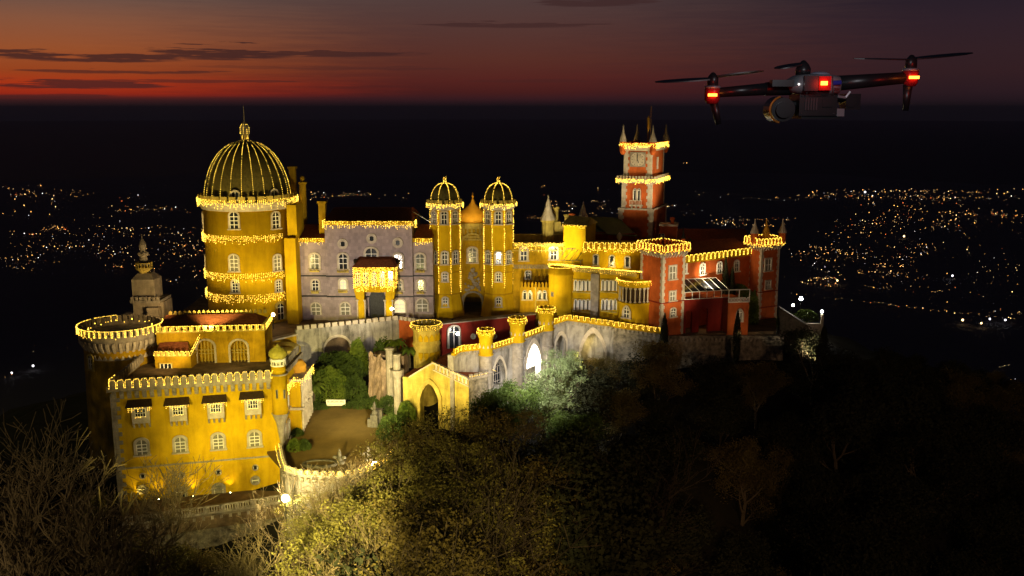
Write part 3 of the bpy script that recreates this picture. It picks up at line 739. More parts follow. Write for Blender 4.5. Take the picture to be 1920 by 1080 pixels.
# ================================================================== 6 ochre wing with gable shaped merlons
st = Site(X(1096, 136, 15), 136, TZ, R(-9))
mw = thing('merlon_wing', 'yellow wing with a row of lit leaf shaped merlons left of the red corner tower', 'palace wing', st)
x1 = st.on(1204, 490)[0]; zt = st.on(1100, 464)[1]
b = MB(); b.box(-.3, x1 + 1, 0, 8, -2, zt); b.make('wall', yellow, mw)
b = MB(); b.box(-.3, x1, -.2, .05, zt - .25, zt); crenels(b, [(-.3, -.15), (x1, -.15)], zt, .78, .55, .75, .3, 'pointed'); b.make('battlement', yellow2, mw)
for px in (1107, 1117, 1138, 1147, 1176): 
    x, z_ = st.on(px, 496 + (px - 1107) * .06); 
    if px in (1107, 1138): continue
    window(mw, x, -.03, z_, 0, .62, 1.45, 'round', pstone, glass, (0, 0), True, .14)
strings('light_string', 'zigzag of lights over the leaf shaped merlons of the yellow wing', wave_pts(st, [(-.3, -.15), (x1, -.15)], zt, .78, .5, .8, .15))
strings('light_string', 'icicle fringe hanging under the leaf shaped merlons of the yellow wing', icicle_pts(st, [(-.3, -.25), (x1, -.25)], zt - .1, .2, (.1, .7)))

# ================================================================== 7 arcaded block with round bastions
Ya = 134.0
pA = (X(1052, 136.5, 13), 136.5); pB = (X(1192, 131.3, 13), 131.3); rt = math.atan2(pB[1] - pA[1], pB[0] - pA[0]); st = Site(pA[0], pA[1], TZ, rt)
ab = thing('arcaded_block', 'olive yellow block of two arcaded storeys with a light line along its roof edge', 'building', st)
LB = math.dist(pA, pB); zt = 8.05
b = MB(); b.box(0, LB, 0, 6, -2, zt); wallA = b.make('wall', yellow, ab)
b = MB(); b.box(0, LB, -.15, .1, zt - .25, zt + .35); b.make('cornice', ochre, ab)
xp = st.on(1117, 560)[0]; b = MB(); b.box(xp - .6, xp + .6, -.5, 0, -2, zt - .3); b.make('pier', stone, ab)
for row, (pyb, hh) in enumerate(((545, 1.5), (581, 1.5))):
    for px in (1080, 1087.5, 1095, 1102.5, 1110 if row == 9 else 1109, 1131, 1138.5, 1146, 1153.5):
        x, z_ = st.on(px, pyb); window(ab, x, -.03, z_, 0, .36, hh, 'pointed', white, glass, (0, 0), False, .11)
    b = MB()
    for a_, c_ in ((1074, 1112), (1125, 1158)):
        xa, z_ = st.on(a_, pyb); xb, _ = st.on(c_, pyb); b.box(xa, xb, -.25, 0, z_ - .18, z_ - .01); b.box(xa, xb, -.2, 0, z_ + hh + .15, z_ + hh + .25)
    b.make('balcony_ledge', ochre, ab)
strings('light_string', 'thick bright line of lights along the roof edge of the arcaded block', line_pts(st, [(-2, -.2, zt + .5), (LB + 1, -.2, zt + .5)], .11, .06) + line_pts(st, [(-2, .1, zt + .6), (LB + 1, -.5, zt + .55)], .11, .06), .07)
strings('light_string', 'small icicles under the roof edge of the arcaded block', icicle_pts(st, [(0, -.2), (LB, -.2)], zt + .2, .3, (.1, .5)), .04)
s1 = site(1053, 136.6, TZ)
rb = thing('round_bastion', 'squat plain round yellow bastion at the left end of the arcaded block', 'tower', s1)
R1 = 1.85; b = MB(); b.lathe([(R1 + .1, -2), (R1, 0), (R1, zt - .9), (R1 + .12, zt - .8), (R1 + .12, zt - .6), (R1, zt - .5), (R1, zt + .3), (R1 - .3, zt + .3), (R1 - .3, zt - .2), (0, zt - .2)], 32, ca=False); b.make('wall', yellow, rb, True)
a, z_ = s1.oncyl(1036, 556, R1); window(rb, R1 * math.cos(a), R1 * math.sin(a), z_, a + PI / 2, .25, .6, 'rect', stone, glass, None, False, .08)
strings('light_string', 'ring of lights on the rim of the squat round bastion', line_pts(s1, [(x, y, zt + .35) for x, y in circ(R1 + .08, 40)], .14), .06)
s2 = site(1192, 131.8, TZ); R2 = 2.35; zr = Z(523, 131.8) - TZ
rg = thing('gallery_tower', 'round yellow tower with an arched gallery and a lit rim beside the red corner tower', 'tower', s2)
zg0, zg1 = Z(569, 129.5) - TZ, Z(540, 129.5) - TZ
b = MB(); b.lathe([(R2 + .1, -2), (R2, 0), (R2, zg0 - .3), (R2 + .18, zg0 - .2), (R2 + .18, zg0), (R2, zg0)], 36); b.lathe([(R2 - .3, zg1), (R2 + .1, zg1), (R2 + .1, zr - .4), (R2 + .25, zr - .3), (R2 + .25, zr), (0, zr)], 36, ca=False); b.make('wall', yellow, rg, True)
b = MB(); b.lathe([(R2 - .5, zg0), (R2 - .5, zg1)], 36, ca=False); b.make('gallery_wall', wood, rg, True)
b = MB()
for i in range(22):
    a = 2 * PI * i / 22; c_, s_ = math.cos(a) * (R2 - .1), math.sin(a) * (R2 - .1); b.tube((c_, s_, zg0), (c_, s_, zg1 - .3), .09, n=6); b.ball((c_, s_, zg1 - .15), .28, .8, .8, .8, 6, 4); b.ball((c_, s_, zg0 + .15), .2, 1, 1, .8, 6, 4)
b.make('gallery_column', pstone, rg)
a, z_ = s2.oncyl(1175, 595, R2); window(rg, R2 * math.cos(a), R2 * math.sin(a), z_, a + PI / 2, .9, 1.5, 'pointed', pstone, glass, (1, 2), True, .25)
strings('light_string', 'ring of lights on the rim of the gallery tower', line_pts(s2, [(x, y, zr + .05) for x, y in circ(R2 + .3, 40)], .12), .065)
strings('light_string', 'fine icicles below the rim of the gallery tower', icicle_pts(s2, circ(R2 + .27, 40), zr - .1, .25, (.1, .45)), .04)
st = site(1048, 139, TZ)
pg = thing('terrace_awning', 'light steel awning frame on the terrace above the squat bastion', 'awning', st)
x0, z0 = st.on(1048, 503); x1, z1 = st.on(1088, 482)
b = MB()
for x in (x0 + .7, x0 + 1.9, x0 + 3.1): b.tube((x, -1, z0 - 1), (x, -1, z0 + 1.35), .045)
for k in range(5): b.tube((x0 - .3 + k * .9, -1.2, z0 + 1.35), (x0 + 1.2 + k * .9, 2, z0 + 2.6), .04)
b.tube((x0 - .3, -1.2, z0 + 1.35), (x0 + 3.3, -1.2, z0 + 1.35), .045); b.tube((x0 + 1.2, 2, z0 + 2.6), (x0 + 4.8, 2, z0 + 2.6), .045); b.make('frame', steel, pg)

# ================================================================== 8 red corner tower
def quoined_tower(name, label, st, fx, fy, z0, zt, wallm, wins, qd=.32, light=None, mk='pointed', over=.45):
    t = thing(name, label, 'tower', st); b = MB(); b.box(0, fx, 0, fy, z0, zt); b.make('wall', wallm, t)
    n = int((zt - z0) / .45)
    for c in range(4):
        b = MB()
        for i in range(n):
            z_ = z0 + i * .45; w = qd * (1.5 if i % 2 else 1); e = -.04 if i == n - 1 or i == 0 else 0
            if c == 0: b.box(-.05, w, -.05, w * .9, z_, z_ + .45)
            elif c == 1: b.box(fx - w, fx + .05, -.05, w * .9, z_, z_ + .45)
            elif c == 2: b.box(fx - w, fx + .051, fy - w, fy + .05, z_, z_ + .45)
            else: b.box(-.052, w * .8, fy - w, fy + .052, z_, z_ + .45)
        b.make('quoin_strip', pstone, t)
    path = [(0, fy), (0, 0), (fx, 0), (fx, fy), (0, fy)]
    b = MB(); corbels(b, path, zt, .55, .22, .8, over); b.make('corbel_table', pstone, t)
    o = over; pp = [(-o, fy + o), (-o, -o), (fx + o, -o), (fx + o, fy + o), (-o, fy + o)]
    b = MB(); b.box(-o, fx + o, -o, fy + o, zt, zt + .3); crenels(b, pp, zt + .3, .68, .45, .75, .3, mk); b.make('battlement', wallm, t)
    for (face, px, py, w, h, k) in wins:
        if face == 'f':
            x, z_ = st.on(px, py); window(t, x, -.03, z_, 0, w, h, k, pstone, curtain if k == 'rect' else glass, (1, 2), True, .2)
        else:
            y, z_ = st.onx(px, py, fx); window(t, fx + .03, y, z_, PI / 2, w, h, k, pstone, curtain if k == 'rect' else glass, (1, 2), True, .2)
    if light: strings('light_string', light, wave_pts(st, pp, zt + .3, .68, .42, .8, .13) + icicle_pts(st, pp, zt + .15, .2, (.0, .4)))
    return t
# the near corner is the tower's origin; local x runs to the right, local y back to the left side
def corner_site(px, Y, rot): return Site(X(px, Y, 14), Y, TZ, rot)
st = corner_site(1241, 128, R(33)); fx = 0
fx = st.on(1283, 530)[0]
fy = st.onx(1201, 530, 0)[0]
zt = Z(474, 128) - TZ
rct = quoined_tower('red_corner_tower', 'square red tower with pale quoins between the round gallery tower and the red wing', st, fx, fy, -2, zt, red,
    [('f', 1260, 523, 1.15, 1.75, 'rect'), ('f', 1260, 563, .95, 1.2, 'rect'), ('f', 1261, 593, .8, 1.1, 'round')], light='lights zigzagging over the merlons of the red corner tower')
b = MB(); z_ = st.on(1260, 566)[1]; b.box(-.08, fx + .08, -.08, fy, z_ - .1, z_ + .05); b.make('string_course', darkred, rct)

# ================================================================== 9 red wing
p0 = (X(1284, 133.5, 14), 133.5); p1 = (X(1404, 141, 14), 141); rt = math.atan2(p1[1] - p0[1], p1[0] - p0[0]); st = Site(*p0, TZ, rt); LR = math.dist(p0, p1)
rw = thing('red_wing', 'long terracotta red wing with round lit merlons and arched windows', 'palace wing', st); zt = st.on(1290, 489)[1]
b = MB(); b.box(-2, LR + 1, 0, 8, -2, zt); b.make('wall', red, rw)
b = MB(); b.box(-.5, LR, -.25, .1, zt - .3, zt); crenels(b, [(-.5, -.2), (LR, -.2)], zt, .85, .6, .8, .3, 'round'); b.make('battlement', yellow2, rw)
for px, py in ((1282, 512), (1316, 514), (1348, 511), (1380, 508)):
    x, z_ = st.on(px, py); window(rw, x, -.03, z_, 0, .75, 1.5, 'round', white, glass, (1, 2), True, .2)
strings('light_string', 'lights looping over the round merlons of the long red wing', wave_pts(st, [(-.5, -.2), (LR, -.2)], zt, .85, .6, .85, .14))
b = MB(); b.add([(-2, .3, zt + .1), (LR + 1, .3, zt + .1), (LR + 1, 4, zt + 1.8), (-2, 4, zt + 1.8), (-2, 8, zt), (LR + 1, 8, zt)], [(0, 1, 2, 3), (3, 2, 5, 4)]); b.make('roof', rooftile, rw)
# glazed pergola, terrace house in front
pz = Site(X(1284, 130.5, 14), 130.5, TZ, R(16))
pe = thing('glazed_pergola', 'dark glass canopy on thin white bars in front of the red wing', 'pergola', pz)
x1 = pz.on(1366, 560)[0]; za = pz.on(1325, 546)[1]; zb = pz.on(1325, 562)[1]
b = MB(); n = 6
for i in range(n + 1):
    x = x1 * i / n; b.tube((x, 0, zb + .2), (x, 0, za), .05); b.tube((x, 0, za), (x - .6, 2.8, za + 1.3), .05)
for P in (((0, 0, zb + .2), (x1, 0, zb + .2)), ((0, 0, za), (x1, 0, za)), ((-.6, 2.8, za + 1.3), (x1 - .6, 2.8, za + 1.3))): b.tube(P[0], P[1], .05)
b.make('frame', white, pe)
b = MB(); b.add([(0, .02, za + .02), (x1, .02, za + .02), (x1 - .6, 2.8, za + 1.32), (-.6, 2.8, za + 1.32)], [(0, 1, 2, 3)]); b.make('roof_glass', glass, pe)
b = MB(); b.wall(0, x1, -2, zb + .1, .1, .5, [(x1 * .45, 1.4, zb - 1.7, .7, 'round', -3), (x1 * .12, 1.0, zb - 1.9, .5, 'round', -3)]); b.make('arcade_wall', darkred, pe)
ph = Site(X(1366, 130.5, 14), 130.5, TZ, R(10)); 
th = thing('balcony_house', 'small red block carrying a white railed balcony terrace', 'building', ph)
x1 = ph.on(1404, 580)[0]; zt = ph.on(1385, 567)[1]
b = MB(); b.box(0, x1, 0, 6, -2, zt); b.make('wall', red, th)
x, z_ = ph.on(1386, 604); window(th, x, -.03, z_, 0, .8, 1.8, 'pointed', pstone, curtain, (1, 1), False, .2)
b = MB()
for q in range(3): b.box(x1 * q / 2 - .05, x1 * q / 2 + .05, -.1, 0, zt, zt + 1.85)
b.box(-.05, x1 + .05, -.1, 0, zt + 1.75, zt + 1.87); b.box(-.05, x1 + .05, -.1, 0, zt + .0, zt + .12)
for k in range(14): b.ring([(u * .2 + x1 * (k + .5) / 14, zt + .12 + z2 * .5) for u, z2 in arch(1, 1, 'circle')], [(u * .12 + x1 * (k + .5) / 14, zt + .18 + z2 * .38) for u, z2 in arch(1, 1, 'circle')], -.08, -.02, True)
b.box(-.05, x1 + .05, -.1, 0, zt + .62, zt + .7); b.make('railing', white, th)

# ================================================================== 10 end tower
st = Site(X(1425, 139, 14), 139, TZ, R(30)); fx = st.on(1459, 520)[0]; fy = st.onx(1401, 520, 0)[0]; zt = Z(461, 139) - TZ
et = quoined_tower('red_end_tower', 'square red tower with three pointed pinnacles at the far end of the red wing', st, fx, fy, -3, zt, red,
    [('f', 1439, 507, 1.1, 1.7, 'rect'), ('f', 1439, 541, .85, 1.1, 'rect')], light='bright lights crowding the merlons of the red end tower')
for py in (546, 575):
    b = MB(); z_ = st.on(1440, py)[1]; b.box(-.07, fx + .07, -.07, fy, z_ - .1, z_ + .05); b.make('string_course', darkred, et)
def pepperpot(t, x, y, z, H, r=.55, roofm=pstone, wm=red):
    b = MB(); b.lathe([(r * .5, z - .5), (r, z), (r, z + H * .34), (r * 1.15, z + H * .36)], 8, (x, y)); o = b.make('turret', wm, t)
    b = MB(); b.lathe([(r * 1.25, z + H * .36), (r * .35, z + H * .72), (.05, z + H * .96), (.03, z + H)], 8, (x, y)); b.ball((x, y, z + H * .95), .1, n=6, m=4); b.make('spire', roofm, o)
zz = zt + .5
pepperpot(et, -.25, fy * .5, zz, 3.4); pepperpot(et, fx + .2, -.2, zz, 3.4); pepperpot(et, fx * .5, fy * .4, zz, 3.3, .5, gold, gold)
st2 = Site(X(1462, 139.5, 9), 139.5, TZ, R(-8)); bw_ = thing('sloping_buttress', 'pale sloping stone buttress at the foot of the red end tower', 'buttress', st2)
b = MB(); b.add([(0, 0, -4), (4.2, 0, -4), (4.2, 2, -4), (0, 2, -4), (0, 0, 1.6), (4.2, 0, -1.0), (4.2, 2, -1.0), (0, 2, 1.6)], [(0, 1, 5, 4), (1, 2, 6, 5), (4, 5, 6, 7), (2, 3, 7, 6)]); b.make('wall', darkstone, bw_)

# ================================================================== 11 clock tower
st = Site(X(1160, 152, 22), 152, TZ, R(-22)) ; 
nx = X(1223, 149.9, 22)
# near right corner on the sight line of x=1223
fx = st.on(1223, 430)[0]; fy = st.onx(1248, 430, fx)[0]
z1 = Z(392, 150) - TZ; z2 = Z(338, 150) - TZ; z3 = Z(280, 150) - TZ; z4 = Z(262, 150) - TZ
ct = thing('clock_tower', 'tall red clock tower with white stone corners and pointed corner turrets', 'clock tower', st)
b = MB(); b.box(0, fx, 0, fy, -2, z1); i1 = .35; b.box(i1, fx - i1, i1, fy - .1, z1, z2); i2 = .55; b.box(i2, fx - i2, i2, fy - .3, z2, z3 + .6); b.make('wall', red, ct)
for c in range(3):
    b = MB()
    for (i_, za, zb_) in ((0, -2, z1), (i1, z1, z2), (i2, z2, z3)):
        n = int((zb_ - za) / .5)
        for k in range(n):
            w = .62 * (1.35 if k % 2 else 1); z_ = za + k * .5
            if c == 0: b.box(i_ - .06, i_ + w, i_ - .06, i_ + w, z_, z_ + .5)
            elif c == 1: b.box(fx - i_ - w, fx - i_ + .06, i_ - .06, i_ + w * .7, z_, z_ + .5)
            else: b.box(fx - i_ - w, fx - i_ + .061, fy - i_ - w * .6, fy - i_ + .06, z_, z_ + .5)
    b.make('quoin_strip', pstone, ct)
b = MB(); b.box(-.15, fx + .15, -.15, fy + .15, z1 - .25, z1); b.box(-.35, fx + .35, -.35, fy + .2, z2 - .5, z2 + .1)
b.box(.1, fx - .1, .1, fy, z3 - .3, z3 + .5); b.make('cornice', pstone, ct)
b = MB(); crenels(b, [(-.3, fy), (-.3, -.3), (fx + .3, -.3), (fx + .3, fy)], z2 + .1, .5, .28, .5, .2); b.make('balustrade', pstone, ct)
b = MB(); crenels(b, [(.1, fy), (.1, .1), (fx - .1, .1), (fx - .1, fy)], z3 + .5, .55, .35, .5, .2); b.make('battlement', red, ct)
for x, y in ((.35, .35), (fx - .35, .35), (.35, fy - .35), (fx - .35, fy - .2)):
    pepperpot(ct, x, y, z3 - .4, 4.15, .52)
# clock face with hands and hour marks, on a pale square dial
cx_, cz_ = (i2 + fx - i2) / 2, (Z(300, 150) - TZ)
b = MB(); b.box(cx_ - 1.25, cx_ + 1.25, i2 - .14, i2, cz_ - 1.15, cz_ + 1.15); dial = b.make('clock_surround', stone, ct)
b = MB(); b.outline([(1.05 * math.cos(2 * PI * i / 28) * min(1.12, 1 / max(abs(math.cos(2 * PI * i / 28)), abs(math.sin(2 * PI * i / 28)))), 1.0 * math.sin(2 * PI * i / 28) * min(1.12, 1 / max(abs(math.cos(2 * PI * i / 28)), abs(math.sin(2 * PI * i / 28))))) for i in range(28)], (cx_, i2 - .2, cz_), 0, .05); b.make('clock_face', pstone, dial)
b = MB()
for k in range(12):
    a = 2 * PI * k / 12; b.tube((cx_ + .78 * math.sin(a), i2 - .22, cz_ + .78 * math.cos(a)), (cx_ + .96 * math.sin(a), i2 - .22, cz_ + .96 * math.cos(a)), .045, n=4)
b.tube((cx_, i2 - .24, cz_ - .2), (cx_ - .02, i2 - .24, cz_ + .75), .05, n=4); b.tube((cx_, i2 - .24, cz_), (cx_ + .2, i2 - .24, cz_ - .5), .06, n=4); b.make('clock_hands', iron, dial)
window(ct, fx - i2 + .03, fy * .45, z2 + 1.5, PI / 2, .5, 1.8, 'rect', pstone, white, (0, 0), False, .1)
# balcony window and balcony
x, z_ = st.on(1194, 380, i1)
for d_ in (-.33, .33): window(ct, x + d_, i1 - .03, z_ + .3, 0, .45, 1.9, 'pointed', pstone, glass, (0, 1), False, .1)
b = MB(); b.box(x - 1.0, x + 1.0, i1 - .9, i1, z_ - .5, z_ - .3); b.box(x - 1.0, x + 1.0, i1 - .9, i1 - .82, z_ + .35, z_ + .45)
for k in range(9): b.box(x - .95 + k * .23, x - .88 + k * .23, i1 - .88, i1 - .82, z_ - .3, z_ + .35)
for d_ in (-.7, 0, .7): b.add([(x + d_ - .1, i1, z_ - 1.4), (x + d_ + .1, i1, z_ - 1.4), (x + d_ + .1, i1 - .8, z_ - .5), (x + d_ - .1, i1 - .8, z_ - .5), (x + d_ + .1, i1, z_ - .5), (x + d_ - .1, i1, z_ - .5)], [(0, 1, 2, 3), (1, 4, 2), (0, 3, 5)])
b.make('balcony', pstone, ct)
b = MB(); b.tube((fx * .55, fy * .6, z3), (fx * .55, fy * .6, Z(236, 151) - TZ), .12, n=6); b.lathe([(.24, Z(243, 151) - TZ), (.2, Z(222, 151) - TZ), (0, Z(217, 151) - TZ)], 8, (fx * .55, fy * .6)); b.ball((fx * .55, fy * .6, Z(240, 151) - TZ), .28, n=8, m=5)
b.tube((fx * .55 + .4, fy * .6, z3), (fx * .55 + .4, fy * .6, Z(198, 151) - TZ), .03, n=4); b.make('bell_post', gold, ct)
strings('light_string', 'lights round the top battlement of the clock tower', icicle_pts(st, [(0, fy), (0, -.05), (fx, -.05), (fx, fy)], z3 + .85, .18, (.3, .9)), .075)
strings('light_string', 'lights round the balustrade under the clock', icicle_pts(st, [(-.4, fy), (-.4, -.42), (fx + .4, -.42), (fx + .4, fy)], z2 + .1, .18, (.3, .8)), .075)
st = Site(X(1236, 148.5, 20), 148.5, TZ, R(-12))
ca_ = thing('tower_annex', 'low pinkish red annex with a thin chimney at the foot of the clock tower', 'building', st)
x1 = st.on(1269, 430)[0]; zt = st.on(1250, 424)[1]
b = MB(); b.box(0, x1, 0, 3, -2, zt); b.make('wall', red, ca_); b = MB(); b.box(-.1, x1 + .15, -.15, 3.1, zt, zt + .25); b.make('cornice', pstone, ca_)
chimney(st, 1261, 424, 408, 149.5, .45, red, ca_)
for px in (1237, 1243): 
    x, z_ = st.on(px, 449); window(ca_, x, -.03, z_, 0, .35, .9, 'round', pstone, glass, (0, 0), False, .08)
spire_turret(1283, 137, 475, 447, 425, .32, red, iron, 'rooftop_pinnacle', 'thin dark pinnacle standing on the roof right behind the red corner tower', 'pinnacle')
spire_turret(1297, 139, 475, 455, 445, .3, darkred, iron, 'rooftop_pinnacle', 'shorter dark chimney pot pinnacle at the start of the red wing roof', 'pinnacle')
s_ = site(1163, 140, Z(452, 140)); rl = thing('roof_urn', 'small round lit stone urn on the roof in front of the green sheds', 'urn', s_)
b = MB(); b.lathe([(.3, -.8), (.3, 0), (.15, .1), (.4, .5), (.42, .8), (.2, 1.1), (.05, 1.3)], 12); b.make('bowl', pstone, rl, True)
def Yz(py, z):
    v = (540 - py) / F; return (z - CZ) / ((-SN + v * CS) / (CS + v * SN))
def G(px, py, z):   # world point of a photo position on the level z
    Y = Yz(py, z); return (X(px, Y, z), Y)
def cz(Y): return .05 + max(0, min(1, (Y - 105) / 14)) * 1.5
def Gc(px, py):
    z = 0.05
    for _ in range(12): Y = Yz(py, z); z = cz(Y)
    return X(px, Y, z), Y, z
def line_site(pxa, Ya, pxb, Yb, z, zr=9.0):
    a = Vector((X(pxa, Ya, zr), Ya)); c = Vector((X(pxb, Yb, zr), Yb)); d = c - a
    return Site(a.x, a.y, z, math.atan2(d.y, d.x)), d.length
# ================================================================== 12 front yellow building
st, LN = line_site(214, 103, 527, 107.5, 0, 3)
nb = thing('front_building', 'bright yellow building with four boxed oriels and a row of arched windows in front', 'building', st)
zt = 8.9; iw = st.i
bl = iw @ Vector((X(214, 103, 3) - 1, 121, 0)); br = iw @ Vector((X(527, 107.5, 3), 118.5, 0))
poly = [(0, 0), (LN, 0), (br.x, br.y), (bl.x, bl.y)]
b = MB(); b.prism(poly, -14, zt); b.make('wall', yellow, nb)
pth = [(bl.x, bl.y), (0, 0), (LN, 0), (br.x, br.y)]
b = MB(); ribbon(b, pth, zt - .15, zt + .45, .35, -.45); crenels(b, [(p[0], p[1] - .35) for p in pth[1:3]], zt + .45, .82, .6, .9, .3, 'round'); crenels(b, pth[:2], zt + .45, .82, .6, .9, .3, 'round'); crenels(b, pth[2:], zt + .45, .82, .6, .9, .3, 'round'); b.make('battlement', stone, nb)
b = MB(); corbels(b, pth[1:3], zt - .12, .8, .42, .95, .42); b.make('corbel_table', stone, nb)
b = MB(); b.prism([(p[0] * .98 + .2, p[1] * .98 + .2) for p in poly], zt, zt + .04); b.make('terrace_floor', paving, nb)
b = MB(); n = int((zt + 9) / .5)
for k in range(n):
    w = .55 * (1.7 if k % 2 else 1); b.box(-.05, w, -.05, .4, -9 + k * .5 + .01, -9 + k * .5 + .48)
b.make('quoins', stone, nb)
b = MB(); z_ = st.on(400, 864)[1]; za = st.on(240, 875)[1]; b.box(0, LN, -.08, 0, z_ - .1, z_ + .08); b.make('string_course', stone, nb)
for px, py in ((267, 852), (339, 847), (410, 841), (478, 836)):
    x, z_ = st.on(px, py); window(nb, x, -.03, z_, 0, 1.15, 1.75, 'round', pstone, curtain, (1, 3), True, .28)
for px, py in ((267, 923), (479, 906)): x, z_ = st.on(px, py); window(nb, x, -.03, z_, 0, .75, .75, 'circle', stone, curtain, (0, 1), False, .2)
for px, py in ((268, 896), (341, 895), (410, 889), (479, 880)): x, z_ = st.on(px, py); window(nb, x, -.03, z_, 0, .5, .5, 'circle', stone, glass, (0, 0), False, .12)
x, z_ = st.on(340, 936); window(nb, x, -.03, z_, 0, 1.0, 1.4, 'round', stone, glass, (0, 1), False, .22)
x, z_ = st.on(411, 932); window(nb, x, -.03, z_, 0, 1.0, 1.5, 'round', stone, curtain, (0, 0), False, .3)
# four boxed oriels with little roofs
for i, (px, py) in enumerate(((266, 790), (336, 786), (406, 781), (475, 774))):
    x, z_ = st.on(px, py)
    b = MB(); w = .92; h = 1.95
    b.box(x - w, x + w, -.75, -.01, z_ + .0, z_ + h)
    o = b.make('oriel', pstone, nb)
    b = MB()
    for q in range(4): xx = x - w + .08 + q * (2 * w - .16) / 3; b.add([(xx - .09, -.01, z_ - .75), (xx + .09, -.01, z_ - .75), (xx + .09, -.72, z_), (xx - .09, -.72, z_), (xx + .09, -.01, z_), (xx - .09, -.01, z_)], [(0, 1, 2, 3), (1, 4, 2), (0, 3, 5)])
    b.make('bracket', stone, o)
    b = MB(); b.box(x - .6, x + .6, -.79, -.752, z_ + .75, z_ + 1.75); b.make('surround', white, o)
    b = MB(); b.box(x - .5, x - .05, -.82, -.795, z_ + .82, z_ + 1.68); b.box(x + .05, x + .5, -.82, -.795, z_ + .82, z_ + 1.68); b.make('pane', glass, o)
    b = MB()
    for q in (-.5, .5):
        b.box(x - .52, x + .52, -.84, -.822, z_ + 1.2, z_ + 1.26)
        b.box(x + q * .55 - .03, x + q * .55 + .03, -.845, -.825, z_ + .82, z_ + 1.68)
        break
    b.box(x + .245, x + .305, -.845, -.825, z_ + .82, z_ + 1.68); b.make('mullion', white, o)
    b = MB(); b.add([(x - 1.5, -1.15, z_ + h + .02), (x + 1.35, -1.15, z_ + h + .02), (x + 1.2, -.01, z_ + h + .55), (x - 1.35, -.01, z_ + h + .55), (x - 1.5, -1.15, z_ + h + .12), (x + 1.35, -1.15, z_ + h + .12), (x + 1.2, -.01, z_ + h + .65), (x - 1.35, -.01, z_ + h + .65)],
                    [(0, 3, 2, 1), (4, 5, 6, 7), (0, 1, 5, 4), (1, 2, 6, 5), (3, 0, 4, 7)]); b.make('roof', wood, o)
    pp = []
    for k in range(15):
        xx = x - 1.2 + 2.4 * k / 14
        for j in range(random.randint(1, 3) + (1 if k in (0, 14) else 0)): pp.append(st.w(xx, -1.05, z_ + h - .05 - j * .19))
    for k in range(7): pp.append(st.w(x - .55 + k * .18, -.88, z_ + .72 + .1 * abs(math.sin(k * 2))))
    strings('light_string', 'lights hanging from the little roof of the %s boxed oriel' % ['leftmost', 'second', 'third', 'rightmost'][i], pp, .05)
strings('light_string', 'scalloped lights over the rounded merlons of the front yellow building', wave_pts(st, [(0, -.8), (LN, -.8)], zt + .45, .82, .6, .92, .13, .05), .048)
p_ = [(bl.x, bl.y), (0, 0)]
strings('light_string', 'short run of lights turning the far corner of the front yellow building', wave_pts(st, [(bl.x * .12, bl.y * .12), (0, 0)], zt + .45, .82, .6, .75, .12, .1), .052)
# corner turret
zc = Z(772, 107); ctst = Site(X(526, 107.2, 5), 107.2, 0)
tr = thing('corner_turret', 'slim round yellow corner turret with an onion cap hanging on the front building corner', 'turret', ctst)
rr = 14.5 * .0617; z0 = Z(830, 107); z1 = Z(775, 107); z2 = Z(700, 107); z3 = Z(672, 107); z4 = Z(650, 107)
b = MB(); b.lathe([(rr, z1), (rr, z2 - .1)], 24); b.lathe([(rr * .93, z2), (rr * .93, z2 + .9)], 24); b.make('wall', yellow, tr, True)
b = MB(); b.lathe([(.05, z0 - 1.6), (.2, z0), (rr * .6, z1 - 1.2), (rr + .05, z1 - .12), (rr + .15, z1)], 24); b.make('corbel', stone, tr, True); b = MB(); b.lathe([(rr + .15, z2 - .15), (rr + .15, z2)], 24); b.make('ledge', stone, tr)
b = MB(); b.lathe([(rr, z2 + .9), (rr, z2 + 1.05)], 24)
for k in range(12):
    a = 2 * PI * k / 12; b.tube((rr * .9 * math.cos(a), rr * .9 * math.sin(a), z2 + 1), (rr * .9 * math.cos(a), rr * .9 * math.sin(a), z3 - .2), .07)
b.lathe([(rr, z3 - .3), (rr + .05, z3)], 24); b.lathe([(.35, z2 + 1), (.35, z3 - .2)], 10); b.make('belfry', white, tr)
b = MB(); b.lathe([(rr * .9, z3), (rr * 1.2, z3 + .4), (rr * 1.18, z3 + .75), (rr * .75, z3 + 1.15), (.15, z3 + 1.45), (.03, z3 + 1.7)], 24); b.make('onion_cap', material('olive_gold_tile', (.42, .36, .06), .4, 3, .3), tr, True)
for px in (520, 533):
    a, z_ = ctst.oncyl(px, 747, rr); window(tr, rr * math.cos(a), rr * math.sin(a), z_, a + PI / 2, .14, 1.0, 'rect', stone, glass, None, False, .03)
# richly carved side facing the courtyard
sd = Site(X(527, 107.5, 3), 107.5, 0, R(90)); zt2 = 8.9
sf = thing('carved_bay', 'brightly lit carved side bay of the front building facing the courtyard', 'bay', sd)
b = MB(); b.box(5.0, 10.5, -1.3, -.01, .0, 7.2); b.make('wall', yellow, sf)
b = MB(); b.box(4.8, 10.7, -1.6, -.0, 7.2, 7.5); b.box(4.8, 10.7, -1.55, 0, 3.6, 3.9)
for k in range(9): b.tube((5.1 + k * .68, -1.45, 4), (5.1 + k * .68, -1.45, 7.1), .1, n=6)
for k in range(7): b.tube((5.1 + k * .9, -1.45, .1), (5.1 + k * .9, -1.45, 3.5), .13, n=6)
for k in range(20): b.ball((5 + random.random() * 5.4, -1.5, 3.3 + random.random() * 1.2), .22, n=6, m=4)
b.make('carving', pstone, sf)
b = MB(); b.lathe([(1.1, 7.5), (1.15, 8.3), (.7, 8.9), (0, 9.1)], 12, (8.6, -.2)); b.make('roof', gold, sf)
for x in (1.6, 3.4): window(sf, x, -.03, 4.4, 0, .8, 1.7, 'round', pstone, litwin, (1, 2), True, .22); window(sf, x, -.03, .8, 0, .8, 2.0, 'round', pstone, curtain, (1, 2), True, .22)
